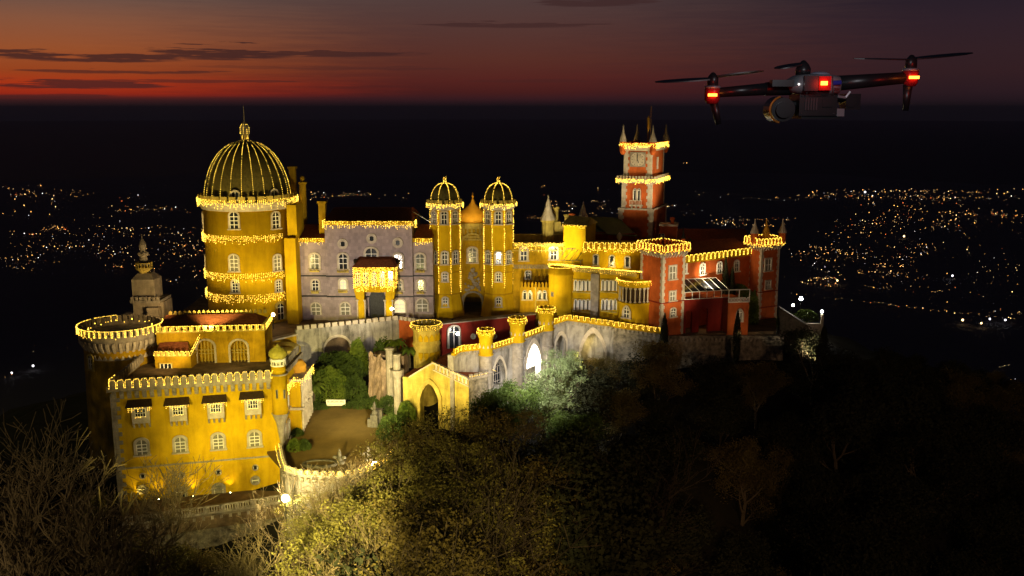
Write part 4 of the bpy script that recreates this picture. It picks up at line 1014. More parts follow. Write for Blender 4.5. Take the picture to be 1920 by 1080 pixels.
strings('light_string', 'lights along the carved side bay above the courtyard', icicle_pts(sd, [(1.0, -.6), (4.6, -.6), (4.7, -1.75), (10.8, -1.75)], 7.8, .25, (.3, 1.2)), .06)

# ================================================================== 13 low terrace wing with arches, round tower, belfry
st, LW = line_site(296, 114, 498, 115.3, 8.95, 10)
tw = thing('terrace_wing', 'low ochre wing with two big arched doors behind the front terrace', 'palace wing', st)
zt = st.on(400, 622)[1]
h_ = []
for px, w in ((385, 2.0), (447, 2.0)):
    x, z_ = st.on(px, 638); h_.append((x, w, z_ - w / 2 - .3, w / 2 + .3, 'round', -3))
b = MB(); b.wall(0, LW, -2, zt, 0, .5, h_); b.box(0, LW, .9, 6, -2, zt - .02); b.make('wall', yellow2, tw)
b = MB()
for (xc, w, zs, ri, k, zb) in h_:
    b.ring([(xc + u * 1.25, z_ * 1.08) for u, z_ in arch(w, zs + ri, 'round', 14)], [(xc + u, z_) for u, z_ in arch(w, zs + ri, 'round', 14)], -.12, 0)
b.make('arch_moulding', pstone, tw)
b = MB()
for (xc, w, zs, ri, k, zb) in h_:
    for q in range(1, 5): b.box(xc - w / 2 + w * q / 5 - .04, xc - w / 2 + w * q / 5 + .04, .3, .38, 0, zs + ri * .8)
    b.box(xc - w / 2, xc + w / 2, .29, .39, zs - .05, zs + .05); b.box(xc - w / 2, xc + w / 2, .29, .39, 1.1, 1.18)
b.make('door_lattice', ochre, tw)
b = MB(); ribbon(b, [(0, 0), (LW, 0), (LW, 5.5)], zt, zt + .25, .3, -.15); crenels(b, [(0, -.1), (LW, -.1), (LW + .1, 5.5)], zt + .25, .78, .5, .55, .3, 'square'); crenels(b, [(0, 6), (LW - .5, 6)], zt + .9, .6, .4, .6, .2, 'pointed'); b.make('battlement', ochre, tw)
b = MB(); b.add([(0, .4, zt + .15), (LW - .3, .4, zt + .15), (LW - 1.8, 5, zt + 1.15), (0, 5, zt + 1.15), (LW - .3, 6, zt + .3), (0, 6, zt + .3)], [(0, 1, 2, 3), (3, 2, 4, 5), (1, 4, 2)]); b.make('roof', rooftile, tw)
strings('light_string', 'square wave of lights along the parapet of the low terrace wing', wave_pts(st, [(.2, -.15), (LW, -.15)], zt + .2, .78, .5, .6, .12, .1, 'square') + wave_pts(st, [(LW + .1, 0), (LW + .1, 5.5)], zt + .2, .78, .5, .6, .14, .1, 'square'), .052)
sb, LBb = line_site(290, 112.2, 358, 112.2, 8.95, 10)
bb = thing('terrace_bay', 'small projecting bay with an orange tiled roof and looped lights beside the round tower', 'bay', sb)
zt = sb.on(320, 668)[1]
b = MB(); b.box(0, LBb, 0, 2.2, -2, zt); b.make('wall', yellow2, bb)
b = MB(); ribbon(b, [(0, 0), (LBb, 0), (LBb, 2.0)], zt, zt + .2, .2, -.1); crenels(b, [(0, -.1), (LBb, -.1)], zt + .2, .6, .4, .45, .2); b.make('battlement', ochre, bb)
b = MB(); b.add([(0, .3, zt + .1), (LBb - .2, .3, zt + .1), (LBb - .9, 1.9, zt + 1.3), (.1, 1.9, zt + 1.3)], [(0, 1, 2, 3)]); b.make('roof', rooftile, bb)
x, z_ = sb.on(312, 692); window(bb, x, -.03, z_, 0, 1.4, .7, 'rect', ochre, glass, (2, 0), True, .1)
strings('light_string', 'looped lights around the small bay beside the round tower', wave_pts(sb, [(0, -.15), (LBb, -.15)], zt + .15, .6, .4, .5, .12, .1) + line_pts(sb, [(LBb, -.2, zt + .4), (LBb + .6, 2.1, zt + 2.3)], .12) + line_pts(sb, [(LBb + .1, -.2, zt + .2), (LBb + .7, 2.1, zt + 2.1)], .14), .052)
st = Site(X(226, 116.5, 13), 116.5, 0); r = 4.4
rt_ = thing('round_tower', 'wide dark ochre round tower with a glowing crown at the left edge of the palace', 'tower', st)
zt = Z(641, 111.7)
b = MB(); b.lathe([(r + .6, -16), (r + .15, 2), (r, zt - 1.4)], 56); b.make('wall', yellow2, rt_, True)
b = MB(); b.lathe([(r, zt - 1.4), (r + .45, zt - .2), (r + .5, zt), (r + .5, zt + .5), (r + .2, zt + .5), (r + .2, zt + .1), (0, zt + .1)], 56, ca=False); crenels(b, circ(r + .5, 60), zt + .5, .72, .5, .75, .3, 'square'); b.make('battlement', stone, rt_)
b = MB(); corbels(b, circ(r, 56), zt - .3, .7, .32, 1.3, .5); b.make('corbel_table', pstone, rt_)
b = MB()
for i in range(14):
    a = R(-130 + i * 9); b.outline([(-.38, 0), (.38, 0), (0, .6)], ((r + .06) * math.cos(a), (r + .06) * math.sin(a), zt - 2.5), a + PI / 2, .1)
b.make('tooth_frieze', pstone, rt_)
for px, py in ((172, 692), (230, 770)):
    a, z_ = st.oncyl(px, py, r); window(rt_, (r + .03) * math.cos(a), (r + .03) * math.sin(a), z_, a + PI / 2, .8, 1.7, 'round', ochre, glass, (1, 2), True, .2)
strings('light_string', 'crown of lights over the merlons of the wide round tower', wave_pts(st, circ(r + .55, 44, R(-205), R(30)), zt + .5, .72, .5, .75, .13, .05, 'square') + icicle_pts(st, circ(r + .55, 60, R(-205), R(30)), zt + .35, .72, (.1, .2)) + wave_pts(st, circ(r + .55, 10, R(115), R(150)), zt + .5, .72, .5, .75, .16, .05, 'square'), .055)
strings('light_string', 'loose ring of larger lamps lying on the roof of the wide round tower', [st.w((r - .7) * math.cos(R(a)), (r - .7) * math.sin(R(a)), zt + .75 + .2 * math.sin(a)) for a in range(0, 360, 15)], .1)
st = site(268, 123, 9)
bf = thing('stepped_belfry', 'weathered stone belfry of stacked blocks and an ornate pinnacle rising behind the round tower', 'belfry', st)
def zf(py): return Z(py, 123) - 9
def xf(px): return st.on(px, 560)[0]
b = MB(); b.box(xf(236), xf(252), -1.5, 1.8, -3, zf(585)); b.box(xf(252), xf(300), -.6, 3.2, -3, zf(562)); b.box(xf(282), xf(303), -1.5, 0.0, -3, zf(573)); b.box(xf(298), xf(307), -.3, 3, -3, zf(566))
b.box(xf(250), xf(292), -.2, 2.6, zf(562), zf(524)); b.add([(xf(250), -.2, zf(524)), (xf(292), -.2, zf(524)), (xf(292), 2.6, zf(524)), (xf(250), 2.6, zf(524)), (xf(258), .5, zf(514)), (xf(282), .5, zf(514)), (xf(282), 1.8, zf(514)), (xf(258), 1.8, zf(514))], [(0, 1, 5, 4), (1, 2, 6, 5), (2, 3, 7, 6), (3, 0, 4, 7), (4, 5, 6, 7)])
b.make('wall', stone, bf)
b = MB(); b.box(xf(248), xf(304), -.9, 3.3, zf(566), zf(561)); cx_ = xf(268)
crenels(b, [(xf(248), -.8), (xf(304), -.8)], zf(561), .6, .35, .45, .25); b.make('cornice', wstone, bf)
b = MB(); b.lathe([(.6, zf(514)), (.75, zf(509)), (1.1, zf(506)), (1.1, zf(503)), (.8, zf(503))], 16, (cx_, 1.1))
for k in range(16):
    a = 2 * PI * k / 16; b.tube((cx_ + 1.02 * math.cos(a), 1.1 + 1.02 * math.sin(a), zf(503)), (cx_ + 1.02 * math.cos(a), 1.1 + 1.02 * math.sin(a), zf(495)), .07, n=5)
b.lathe([(1.12, zf(495.5)), (1.12, zf(494))], 16, (cx_, 1.1)); b.make('gallery', ochre, bf)
b = MB(); b.lathe([(.6, zf(505)), (.48, zf(492)), (.58, zf(489)), (.45, zf(484)), (.6, zf(478)), (.38, zf(474)), (.36, zf(468)), (.46, zf(466)), (.48, zf(461)), (.33, zf(455)), (.1, zf(449)), (.03, zf(441))], 14, (cx_, 1.1))
for k in range(6):
    a = 2 * PI * k / 6; b.ball((cx_ + .55 * math.cos(a), 1.1 + .55 * math.sin(a), zf(478)), .2, 1, 1, 1.5, 6, 4)
b.make('pinnacle', stone, bf)

# ================================================================== 14 retaining walls and the upper terrace
JS, LJ = line_site(556, 128.0, 748, 134.5, 0, 9); ztj = 9.95
j = thing('great_retaining_wall', 'tall grey stained retaining wall with one large round arch above the garden', 'wall', JS)
xj, zj = JS.on(632, 632); wj = JS.on(657, 660)[0] - JS.on(607, 660)[0]
b = MB(); b.wall(0, LJ, -4, ztj, 0, 1.0, [(xj, wj, zj - wj / 2, wj / 2, 'round', -5)]); b.box(0, LJ, 1.6, 2.2, -4, ztj - 1.2); b.make('wall', wstone, j)
b = MB(); b.ring([(xj + u * 1.07, z_ * 1.03) for u, z_ in arch(wj, zj + 4, 'round', 16)], [(xj + u, z_) for u, z_ in arch(wj, zj + 4, 'round', 16)], -.1, 0)
for v_ in b.v[:]: pass
b.v = [(x, y, z - 4) for x, y, z in b.v]; b.make('arch_moulding', pstone, j)
b = MB()
for k in range(1, 4): b.box(xj - wj / 2 + wj * k / 4 - .05, xj - wj / 2 + wj * k / 4 + .05, 1.5, 1.58, 0, zj - .1)
for k in range(3): b.box(xj - wj / 2, xj + wj / 2, 1.49, 1.59, zj - 1.2 - k * 1.3, zj - 1.1 - k * 1.3)
b.make('lattice', iron, j)
b = MB(); crenels(b, [(0, 0), (LJ, 0)], ztj, 1.0, .7, .55, .4); b.make('battlement', pstone, j)
K, LK = line_site(828, 130.0, 1004, 136.5, 0, 9)
k_ = thing('oxblood_wall', 'dark red terrace wall with an arched grey door and two round plaques', 'wall', K); zk = K.on(900, 601)[1]
b = MB(); b.box(0, LK, 0, 1.2, -2, zk); b.make('wall', darkred, k_)
b = MB(); b.box(0, LK, -.1, 1.3, zk, zk + .15); b.make('coping', stone, k_)
x, z_ = K.on(851, 652); window(k_, x, -.03, z_, 0, 1.6, 3.1, 'round', stone, glass, (1, 1), False, .25)
for px in (887, 927): 
    x, z_ = K.on(px, 634); window(k_, x, -.03, z_ , 0, .55, .55, 'circle', pstone, pstone, (0, 0), False, .12)
JK, LJK = line_site(748, 134.5, 830, 130.2, 0, 9)
m_ = thing('maroon_link_wall', 'short red brown terrace wall between the grey arch wall and the oxblood wall', 'wall', JK)
b = MB(); b.box(0, LJK, 0, 1, -3, ztj); b.make('wall', red, m_); b = MB(); crenels(b, [(0, 0), (LJK, 0)], ztj, .8, .5, .5, .35); b.make('battlement', pstone, m_)
LS, LLS = line_site(500, 124, 558, 128.2, 0, 9)
w_ = thing('stair_wall', 'low ochre wall and coping beside the drum tower door above the garden', 'wall', LS)
b = MB(); b.box(0, LLS, 0, .8, -3, 9.2); b.make('wall', yellow2, w_); b = MB(); b.box(-.1, LLS, -.15, .95, 9.2, 9.4); b.make('coping', pstone, w_)
cs = site(528, 121, 0); cp = thing('olive_canopy_roof', 'low curved olive roofs stacked between the terrace wing and the grey arch wall', 'roof', cs)
b = MB()
for (dx, dy, z_, w, d) in ((-.6, 2.6, 8.4, 2.4, 2.0), (.4, .5, 7.0, 2.1, 1.8), (-.8, -1.6, 5.8, 1.9, 1.6)):
    for i in range(8):
        a0, a1 = PI * i / 8, PI * (i + 1) / 8
        b.add([(dx - w * math.cos(a0), dy - d / 2, z_ + .8 * math.sin(a0)), (dx - w * math.cos(a1), dy - d / 2, z_ + .8 * math.sin(a1)), (dx - w * math.cos(a1), dy + d / 2, z_ + .8 * math.sin(a1)), (dx - w * math.cos(a0), dy + d / 2, z_ + .8 * math.sin(a0))], [(0, 1, 2, 3)])
    b.box(dx - w, dx + w, dy - d / 2 + .1, dy + d / 2, -3, z_)
b.make('shell', ochre, cp)
# terrace floor
tp = [G(500, 640, 8.9)] + [JS.w(0, .2, 0)[:2], JS.w(LJ, .2, 0)[:2], K.w(0, .3, 0)[:2], K.w(LK, .3, 0)[:2]] + [G(1040, 607, 8.9), G(1100, 609, 8.9), G(1240, 630, 8.9), G(1455, 620, 8.9), (X(1455, 150, 9), 150), (30, 164), (-52, 162), (-50, 128), (-36, 121)]
b = MB(); b.prism([tuple(p) for p in tp], 4, 8.9); struct(b.make('terrace', paving))

# ================================================================== 15 ramp wall with turrets and arches
def seg_wall(name, label, pxa, Ya, pya, pxb, Yb, pyb, holes, mat=wstone, zbase=-6, cren=True, lab=None, cm=yellow2, back=None, cat='wall', step=.62):
    s_, Ls = line_site(pxa, Ya, pxb, Yb, 0, 8); za = Z(pya, Ya); zb = Z(pyb, Yb); ft = lambda x: za + (zb - za) * x / Ls
    t = thing(name, label, cat, s_); H = []
    for (px, pw, pyt, k, pybm) in holes:
        x, z_ = s_.on(px, pyt); w = s_.on(px + pw / 2, pyt)[0] - s_.on(px - pw / 2, pyt)[0]; H.append((x, w, z_ - w * .85, w * .85, k, -20 if pybm is None else s_.on(px, pybm)[1]))
    b = MB(); b.wall(0, Ls, zbase, 0, 0, .9, H, ft); b.make('wall', mat, t)
    if H:
        b = MB()
        for (x, w, zs, ri, k, zb_) in H:
            zb0 = max(zb_, zs - 4); hh = zs + ri - zb0
            b.ring([(x + u * 1.18, zb0 + z_ * (1 + .12 / 1)) for u, z_ in arch(w, hh, 'pointed')], [(x + u, zb0 + z_) for u, z_ in arch(w, hh, 'pointed')], -.12, 0)
        b.make('arch_moulding', pstone, t)
    path = [(0, 0, za), (Ls, 0, zb)]
    b = MB(); ribbon(b, path, -.05, .3, .5, -.2); 
    if cren: crenels(b, [(0, -.2, za), (Ls, -.2, zb)], .3, step, step * .6, .5, .3, 'square')
    b.make('battlement', cm, t)
    b = MB(); corbels(b, path, -.05, .6, .3, .55, .25); b.make('corbel_table', stone, t)
    if lab: strings('light_string', lab, wave_pts(s_, [(0, -.25, za), (Ls, -.25, zb)], .3, step, step * .6, .5, .12, .06, 'square'), .05)
    return t, s_, Ls
def ramp_turret(px, Y, pyt, pyb1, rpx, label):
    zt = Z(pyt, Y); s_ = Site(X(px, Y, zt), Y, 0); r = rpx / F * (Y * CS + (CZ - zt) * SN); t = thing('ramp_turret', label, 'turret', s_, 'round turrets of the ramp wall')
    zm = Z(pyb1, Y)
    b = MB(); b.lathe([(r * .98, -6), (r * .95, zm - .8), (r * 1.02, zm)], 24); b.lathe([(r * 1.08, zm - 2.3), (r * 1.08, zm - 2.1)], 24); b.make('shaft', stone, t, True)
    b = MB(); b.lathe([(r * 1.0, zm), (r * 1.0, zt - .9), (r * 1.18, zt - .5), (r * 1.18, zt - .1), (r * .8, zt - .1), (r * .8, zt - .4), (0, zt - .4)], 24, ca=False); b.lathe([(r * 1.1, zm - .02), (r * 1.1, zm + .15)], 24); crenels(b, circ(r * 1.15, 24), zt - .1, .7, .42, .5, .2); b.make('lantern', yellow, t)
    b = MB()
    for k in range(10):
        a = 2 * PI * k / 10; b.outline([(-.12, 0), (.12, 0), (0, .45)], (r * 1.04 * math.cos(a), r * 1.04 * math.sin(a), (zm + zt) / 2 - .5), a + PI / 2, .08)
    b.make('trefoil_trim', pstone, t)
    return t, s_, r, zt
seg_wall('ramp_wall', 'lowest curved stretch of the lit ramp wall beside the gatehouse', 850, 115.5, 667, 862, 116.5, 659, [], cm=yellow, lab='lights on the lowest bend of the ramp wall')
seg_wall('ramp_wall', 'short level stretch of the ramp wall left of the lowest turret', 862, 116.5, 659, 903, 118.5, 655, [], cm=yellow, lab='square wave of lights left of the lowest ramp turret')
seg_wall('ramp_wall', 'grey ramp wall stretch pierced by the dark pointed window arch', 912, 118.5, 658, 968, 123, 641, [(936, 24, 672, 'pointed', 722)], lab='lights on the ramp wall above the dark pointed arch')
seg_wall('ramp_wall', 'grey ramp wall stretch around the brilliantly lit pointed arch', 972, 123.2, 638, 1024, 127.6, 618, [(1000, 27, 644, 'pointed', None)], lab='lights on the ramp wall above the brilliantly lit arch')
seg_wall('terrace_wall', 'stone wall stretch with a small pointed opening right of the uppermost turret', 1028, 128, 611, 1062, 129, 600, [(1052, 20, 628, 'pointed', None)], mat=wstone, lab='lights climbing right of the uppermost ramp turret', cm=yellow, zbase=-3)
seg_wall('terrace_wall', 'stone wall stretch with a broad pointed opening below the arcaded block', 1062, 129, 600, 1150, 128.6, 612, [(1112, 44, 624, 'pointed', None)], mat=wstone, lab='square wave of lights below the arcaded block', step=.8, zbase=-3)
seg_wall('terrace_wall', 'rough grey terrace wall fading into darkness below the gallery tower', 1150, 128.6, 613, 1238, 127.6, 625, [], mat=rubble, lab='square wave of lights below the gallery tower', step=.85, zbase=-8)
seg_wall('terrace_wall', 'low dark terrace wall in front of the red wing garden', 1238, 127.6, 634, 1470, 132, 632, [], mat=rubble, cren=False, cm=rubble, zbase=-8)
for a in ((911, 118.2, 622, 665, 13, 'lowest of the three turrets on the ramp wall'), (970, 123, 600, 640, 13.5, 'middle of the three turrets on the ramp wall'), (1024, 127.8, 581, 618, 14, 'uppermost of the three turrets on the ramp wall')):
    t, s_, r, zt = ramp_turret(*a)
    strings('light_string', 'lights round the rim of the ' + a[5].split(' of')[0] + ' ramp turret', line_pts(s_, [(x, y, zt + .35) for x, y in circ(r * 1.2, 24)], .15) + icicle_pts(s_, circ(r * 1.2, 24), zt, .2, (.1, .4)), .05)
# backing walls seen through the arches
bk, LBk = line_site(975, 128, 1022, 131, 0, 6); kk = thing('arch_vault', 'pale vault wall glowing white behind the lit pointed arch', 'wall', bk)
b = MB(); b.box(-1, LBk + .5, 0, .5, -6, 8.6); b.make('wall', pstone, kk)
bk, LBk = line_site(1036, 132.5, 1150, 132.5, 0, 6); kk = thing('arch_vault', 'shadowed stone back wall seen through the openings under the arcaded block', 'wall', bk)
b = MB(); b.box(0, LBk, 0, .5, -6, 8.6); b.make('wall', wstone, kk)
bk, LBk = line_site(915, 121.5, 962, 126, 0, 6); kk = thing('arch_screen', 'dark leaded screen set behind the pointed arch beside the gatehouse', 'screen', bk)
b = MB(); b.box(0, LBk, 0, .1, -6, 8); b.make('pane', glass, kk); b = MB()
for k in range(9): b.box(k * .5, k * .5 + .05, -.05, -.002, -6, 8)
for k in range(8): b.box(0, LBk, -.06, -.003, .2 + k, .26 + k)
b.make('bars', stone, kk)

# ================================================================== 16 gatehouse
ga = (X(757, 117.5, 4), 117.5); gs, LG = line_site(756, 117.5, 879, 115.2, 0, 4)
gt = thing('gatehouse', 'gabled yellow stone gatehouse with a tall pointed archway at the edge of the courtyard', 'gatehouse', gs)
xa, za = gs.on(812, 681); zl = gs.on(760, 707)[1]; zr = gs.on(878, 712)[1]; xL0 = gs.on(768, 707)[0]
def gtop(x): return zl if x < xL0 else (zl + (za - zl) * (x - xL0) / (xa - xL0) if x < xa else za + (zr - za) * (x - xa) / (LG - xa))
xc, zt_ = gs.on(805, 719); w = gs.on(822, 740)[0] - gs.on(788, 740)[0]; 
b = MB(); b.wall(0, LG, -4, 0, 0, 1.2, [(xc, w, zt_ - w * .8, w * .8, 'pointed', -10)], gtop); b.box(0, .8, 1.2, 6, -4, zl); b.box(LG - .8, LG, 1.2, 5, -4, zr); 
b.make('wall', material('gatehouse_render', (.54, .42, .09), .9, .8, .3, .6, bump=.03), gt)
b = MB(); b.box(.81, LG - .81, 5.2, 6, -4, zl); b.make('back_wall', wood, gt)  # dark material stands in for the shade inside the archway
b = MB(); hh = 7; b.ring([(xc + u * 1.35, zt_ - hh + z_ * 1.09) for u, z_ in arch(w, hh, 'pointed')], [(xc + u, zt_ - hh + z_) for u, z_ in arch(w, hh, 'pointed')], -.2, 0); b.make('arch_moulding', ochre, gt)
b = MB(); 
for p, q in (((xL0, zl), (xa, za)), ((xa, za), (LG, zr))):
    b.add([(p[0], -.25, p[1]), (q[0], -.25, q[1]), (q[0], .3, q[1]), (p[0], .3, p[1]), (p[0], -.25, p[1] + .2), (q[0], -.25, q[1] + .2), (q[0], .3, q[1] + .2), (p[0], .3, p[1] + .2)], [(0, 1, 5, 4), (4, 5, 6, 7), (0, 3, 2, 1), (2, 3, 7, 6)])
n = 9
for k in range(n): 
    x = xa + (LG - xa) * (k + 1) / (n + .5); b.box(x - .12, x + .12, -.2, 0, gtop(x) - .65, gtop(x))
b.add([(xa, -.15, za - .9), (LG, -.15, zr - .9), (LG, 0, zr - .9), (xa, 0, za - .9), (xa, -.15, za - .75), (LG, -.15, zr - .75), (LG, 0, zr - .75), (xa, 0, za - .75)], [(0, 1, 5, 4), (4, 5, 6, 7), (0, 3, 2, 1)])
b.make('coping', pstone, gt)
b = MB(); yb = 6.5
b.add([(0, .3, zl + .05), (xL0, .3, zl + .05), (xa, .3, za + .05), (LG, .3, zr + .05), (LG + .8, yb, zr + .1), (xa + 1.2, yb, za + .3), (0, yb, zl + .05)], [(0, 1, 6), (1, 2, 5, 6), (2, 3, 4, 5)]); b.make('roof', rooftile, gt)
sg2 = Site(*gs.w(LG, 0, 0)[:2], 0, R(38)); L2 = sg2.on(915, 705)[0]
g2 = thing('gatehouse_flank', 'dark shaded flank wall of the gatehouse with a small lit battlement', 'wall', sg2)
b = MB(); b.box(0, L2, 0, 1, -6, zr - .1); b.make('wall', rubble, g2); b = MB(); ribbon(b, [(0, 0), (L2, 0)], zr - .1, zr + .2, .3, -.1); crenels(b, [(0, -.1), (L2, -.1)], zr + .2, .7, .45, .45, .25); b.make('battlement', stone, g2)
strings('light_string', 'line of lights down the gable and flank of the gatehouse', line_pts(gs, [(xa, -.3, za + .25), (LG, -.3, zr + .25)], .2) + line_pts(sg2, [(0, -.2, zr + .4), (L2, -.2, zr + .4)], .2) + line_pts(gs, [(LG * .75, 6, za - .4), (LG + 2.6, 3.5, zr + .3)], .16), .04)
s_ = Site(X(800, 122.5, 8), 122.5, 0); r = 1.72; zt_ = Z(613, 122.5)
gtu = thing('gatehouse_turret', 'fat round turret with a lit open crown rising behind the gatehouse roof', 'turret', s_)
b = MB(); b.lathe([(r, -2), (r, zt_ - 2.4), (r + .12, zt_ - 2.3), (r + .12, zt_ - 2.1), (r, zt_ - 2.0), (r, zt_ - .5), (r + .22, zt_ - .2), (r + .22, zt_ + .1), (r, zt_ + .1), (r - .05, zt_ - .5), (0, zt_ - .5)], 32, ca=False); b.make('wall', ochre, gtu, True)
b = MB(); crenels(b, circ(r + .2, 32), zt_ + .1, .62, .38, .5, .2, 'pointed'); b.make('battlement', ochre, gtu)
b = MB()
for i in range(5):
    a = R(-110 + i * 24)
    for (zz, s__) in ((zt_ - 1.6, 1), (zt_ - 3.6, -1)): b.outline([(-.26, 0), (.26, 0), (.3, .5), (0, .95), (-.3, .5)] if s__ > 0 else [(-.3, 0), (0, -.6), (.3, 0), (.3, .5), (-.3, .5)], ((r + .1) * math.cos(a), (r + .1) * math.sin(a), zz), a + PI / 2, .12)
b.make('shield_relief', yellow, gtu)
strings('light_string', 'lights ringing the crown of the fat gatehouse turret', line_pts(s_, [(x, y, zt_ + .55) for x, y in circ(r + .25, 32)], .14) + icicle_pts(s_, circ(r + .25, 32), zt_ + .3, .25, (.1, .5)), .045)
s_ = Site(X(757, 118, 6), 118, 0)
p_ = thing('gatehouse_pepperpot', 'small grey stone pepperpot turrets at the left shoulder of the gatehouse', 'turret', s_)
b = MB(); b.lathe([(.45, -4), (.5, 6.2), (.85, 7), (.9, 7.25), (.5, 7.3), (.45, 9.0), (.55, 9.1), (.55, 9.3), (.0, 9.4)], 12, (-.8, -.3)); b.lathe([(.5, -4), (.5, 9.4), (.62, 9.5), (.62, 9.7), (.0, 9.8)], 8, (-1.9, 1.2)); b.make('shaft', stone, p_)
rk = Site(X(692, 120.5, 4), 120.5, 0, R(-12)); 
rw_ = thing('rock_wall', 'rough pinkish rock face between the garden and the gatehouse', 'rock face', rk)
b = MB(); Lr = rk.on(752, 700)[0]; nx_, nz_ = 16, 12; V = []
for j_ in range(nz_ + 1):
    for i in range(nx_ + 1):
        x = Lr * i / nx_; zt_ = 8.6 + 1.2 * math.sin(i * 1.3) * .3 - .04 * i; z_ = -2 + (zt_ + 2) * j_ / nz_; V.append((x + random.uniform(-.1, .1), random.uniform(-.28, .28) + .04 * (8 - z_) * -1 + .3 * math.sin(x * 2.1), z_))
k0 = nx_ + 1; b.add(V, [(j_ * k0 + i, j_ * k0 + i + 1, (j_ + 1) * k0 + i + 1, (j_ + 1) * k0 + i) for j_ in range(nz_) for i in range(nx_)])
b.box(0, Lr, 1.2, 3.2, -2, 8.2); b.make('rock', material('pinkish_rock', (.33, .23, .16), .95, 1.0, .4, .7, bump=.1, bscale=3), rw_)

# ================================================================== 17 courtyard and its furniture, lower balustrade
CYP = [p for p in ((505, 700), (565, 775), (600, 764), (640, 759), (690, 765), (760, 790), (760, 830), (735, 860), (712, 880), (690, 892), (650, 902), (610, 903), (570, 898), (534, 888), (500, 850))]
b = MB(); cyp = [Gc(*p) for p in CYP]; rows = 14; VV = []
yl = [min(c[1] for c in cyp) + (max(c[1] for c in cyp) - min(c[1] for c in cyp)) * i / rows for i in range(rows + 1)]
for Yv in yl:
    xs_ = []
    for (x0, y0, _), (x1, y1, _) in zip(cyp, cyp[1:] + cyp[:1]):
        if (y0 - Yv) * (y1 - Yv) <= 0 and y0 != y1: xs_.append(x0 + (x1 - x0) * (Yv - y0) / (y1 - y0))
    for k in range(7): VV.append((min(xs_) + (max(xs_) - min(xs_)) * k / 6, Yv, cz(Yv)))
b.add(VV, [(j * 7 + i, j * 7 + i + 1, (j + 1) * 7 + i + 1, (j + 1) * 7 + i) for j in range(rows) for i in range(6)]); struct(b.make('courtyard', gravel))
b = MB(); kp = [Gc(p[0], p[1]) for p in ((556, 795), (572, 775), (600, 764), (640, 759), (680, 762), (712, 770))]; ribbon(b, kp, -.1, .2, .25); struct(b.make('kerb', stone))
pp = [(522, 838), (528, 868), (534, 884), (560, 891), (600, 895), (640, 895), (670, 891), (700, 882), (722, 868), (735, 850)]
wp = [G(a, c, .5) for a, c in pp]; o_ = Site(wp[0][0], wp[0][1], 0); lp = [(x - o_.loc.x, y - o_.loc.y) for x, y in wp]
cw = thing('courtyard_parapet', 'curved crenellated courtyard parapet traced by lights above the trees', 'wall', o_)
b = MB(); ribbon(b, lp, -9, .5, .5); b.make('wall', wstone, cw)
b = MB(); ribbon(b, lp, .501, .7, .6, -.05); crenels(b, lp, .7, .92, .6, .5, .3, 'round'); b.make('battlement', pstone, cw)
b = MB(); corbels(b, lp, .3, .8, .4, .6, .3); b.make('corbel_table', stone, cw)
strings('light_string', 'scalloped lights over the merlons of the curved courtyard parapet', wave_pts(o_, lp[2:], .68, .92, .6, .52, .12), .045)
strings('light_string', 'straight lights on the parapet running down from the front building corner', line_pts(o_, [(a, c, 1.1) for a, c in lp[:3]], .12) + line_pts(o_, [(a - .4, c, .9) for a, c in lp[:3]], .2), .04)
# lower balustrade with machicolation
bp = [(228, 972), (300, 962), (380, 951), (460, 940), (524, 929)]
wp = [G(a, c, -3.4) for a, c in bp]; wp.append((wp[-1][0] + 1.5, wp[-1][1] + 2)); o_ = Site(wp[0][0], wp[0][1], 0); lp = [(x - o_.loc.x, y - o_.loc.y) for x, y in wp]
lb = thing('lower_balustrade', 'pierced stone balustrade on a machicolated wall below the front building', 'balustrade', o_)
b = MB(); ribbon(b, lp, -16, -4.6, .8, .45); b.make('wall', rubble, lb)
b = MB(); corbels(b, [(x, y + .45) for x, y in lp], -4.6, .95, .32, 1.0, .45); ribbon(b, lp, -4.6, -4.3, 1.0, 0); b.make('corbel_table', stone, lb)
b = MB(); ribbon(b, lp, -4.299, -4.1, .3, .05); ribbon(b, lp, -3.55, -3.4, .3, .05)
pts_, s__ = along(lp, .28)
for i, (x, y, a, zz) in enumerate(pts_): b.rbox((x, y + .2), a, .07 if i % 6 else .16, .1, -4.101, -3.551)
b.make('rail', stone, lb)
b = MB(); fl = [tuple(p) for p in wp] + [tuple(st_) for st_ in [(X(527, 107.5, 3), 107.5), (X(214, 103, 3), 103)]]; b.prism(fl, -6, -4.35); struct(b.make('walkway', paving))
# sign bench, fountain statues, bed
gx, gy, gz = Gc(630, 764); s_ = Site(gx, gy, gz)
bn = thing('white_sign_panel', 'low white panel sign with red lettering at the back of the courtyard', 'sign', s_)
b = MB(); b.box(-1.25, 1.25, -.04, .04, .25, 1.05); b.box(-1.15, -1.05, .0, .08, 0, .25); b.box(1.05, 1.15, 0, .08, 0, .25); b.make('panel', white, bn)
b = MB(); redm = material('red_lettering', (.45, .03, .02), .6, 3, .1); random.seed(3)
for k in range(15):
    x = -1.08 + k * .148; q = k % 4; z0, z1 = .68, .93
    b.box(x, x + .03, -.052, -.041, z0, z1)
    if q in (0, 1): b.box(x, x + .1, -.052, -.0415, z1 - .04, z1)
    if q in (1, 2): b.box(x, x + .1, -.052, -.0415, z0, z0 + .04)
    if q in (0, 3): b.box(x + .07, x + .1, -.052, -.0412, z0, z1)
for k in range(9): b.box(-.9 + k * .2, -.78 + k * .2, -.052, -.041, .42, .47)
b.make('lettering', redm, bn)
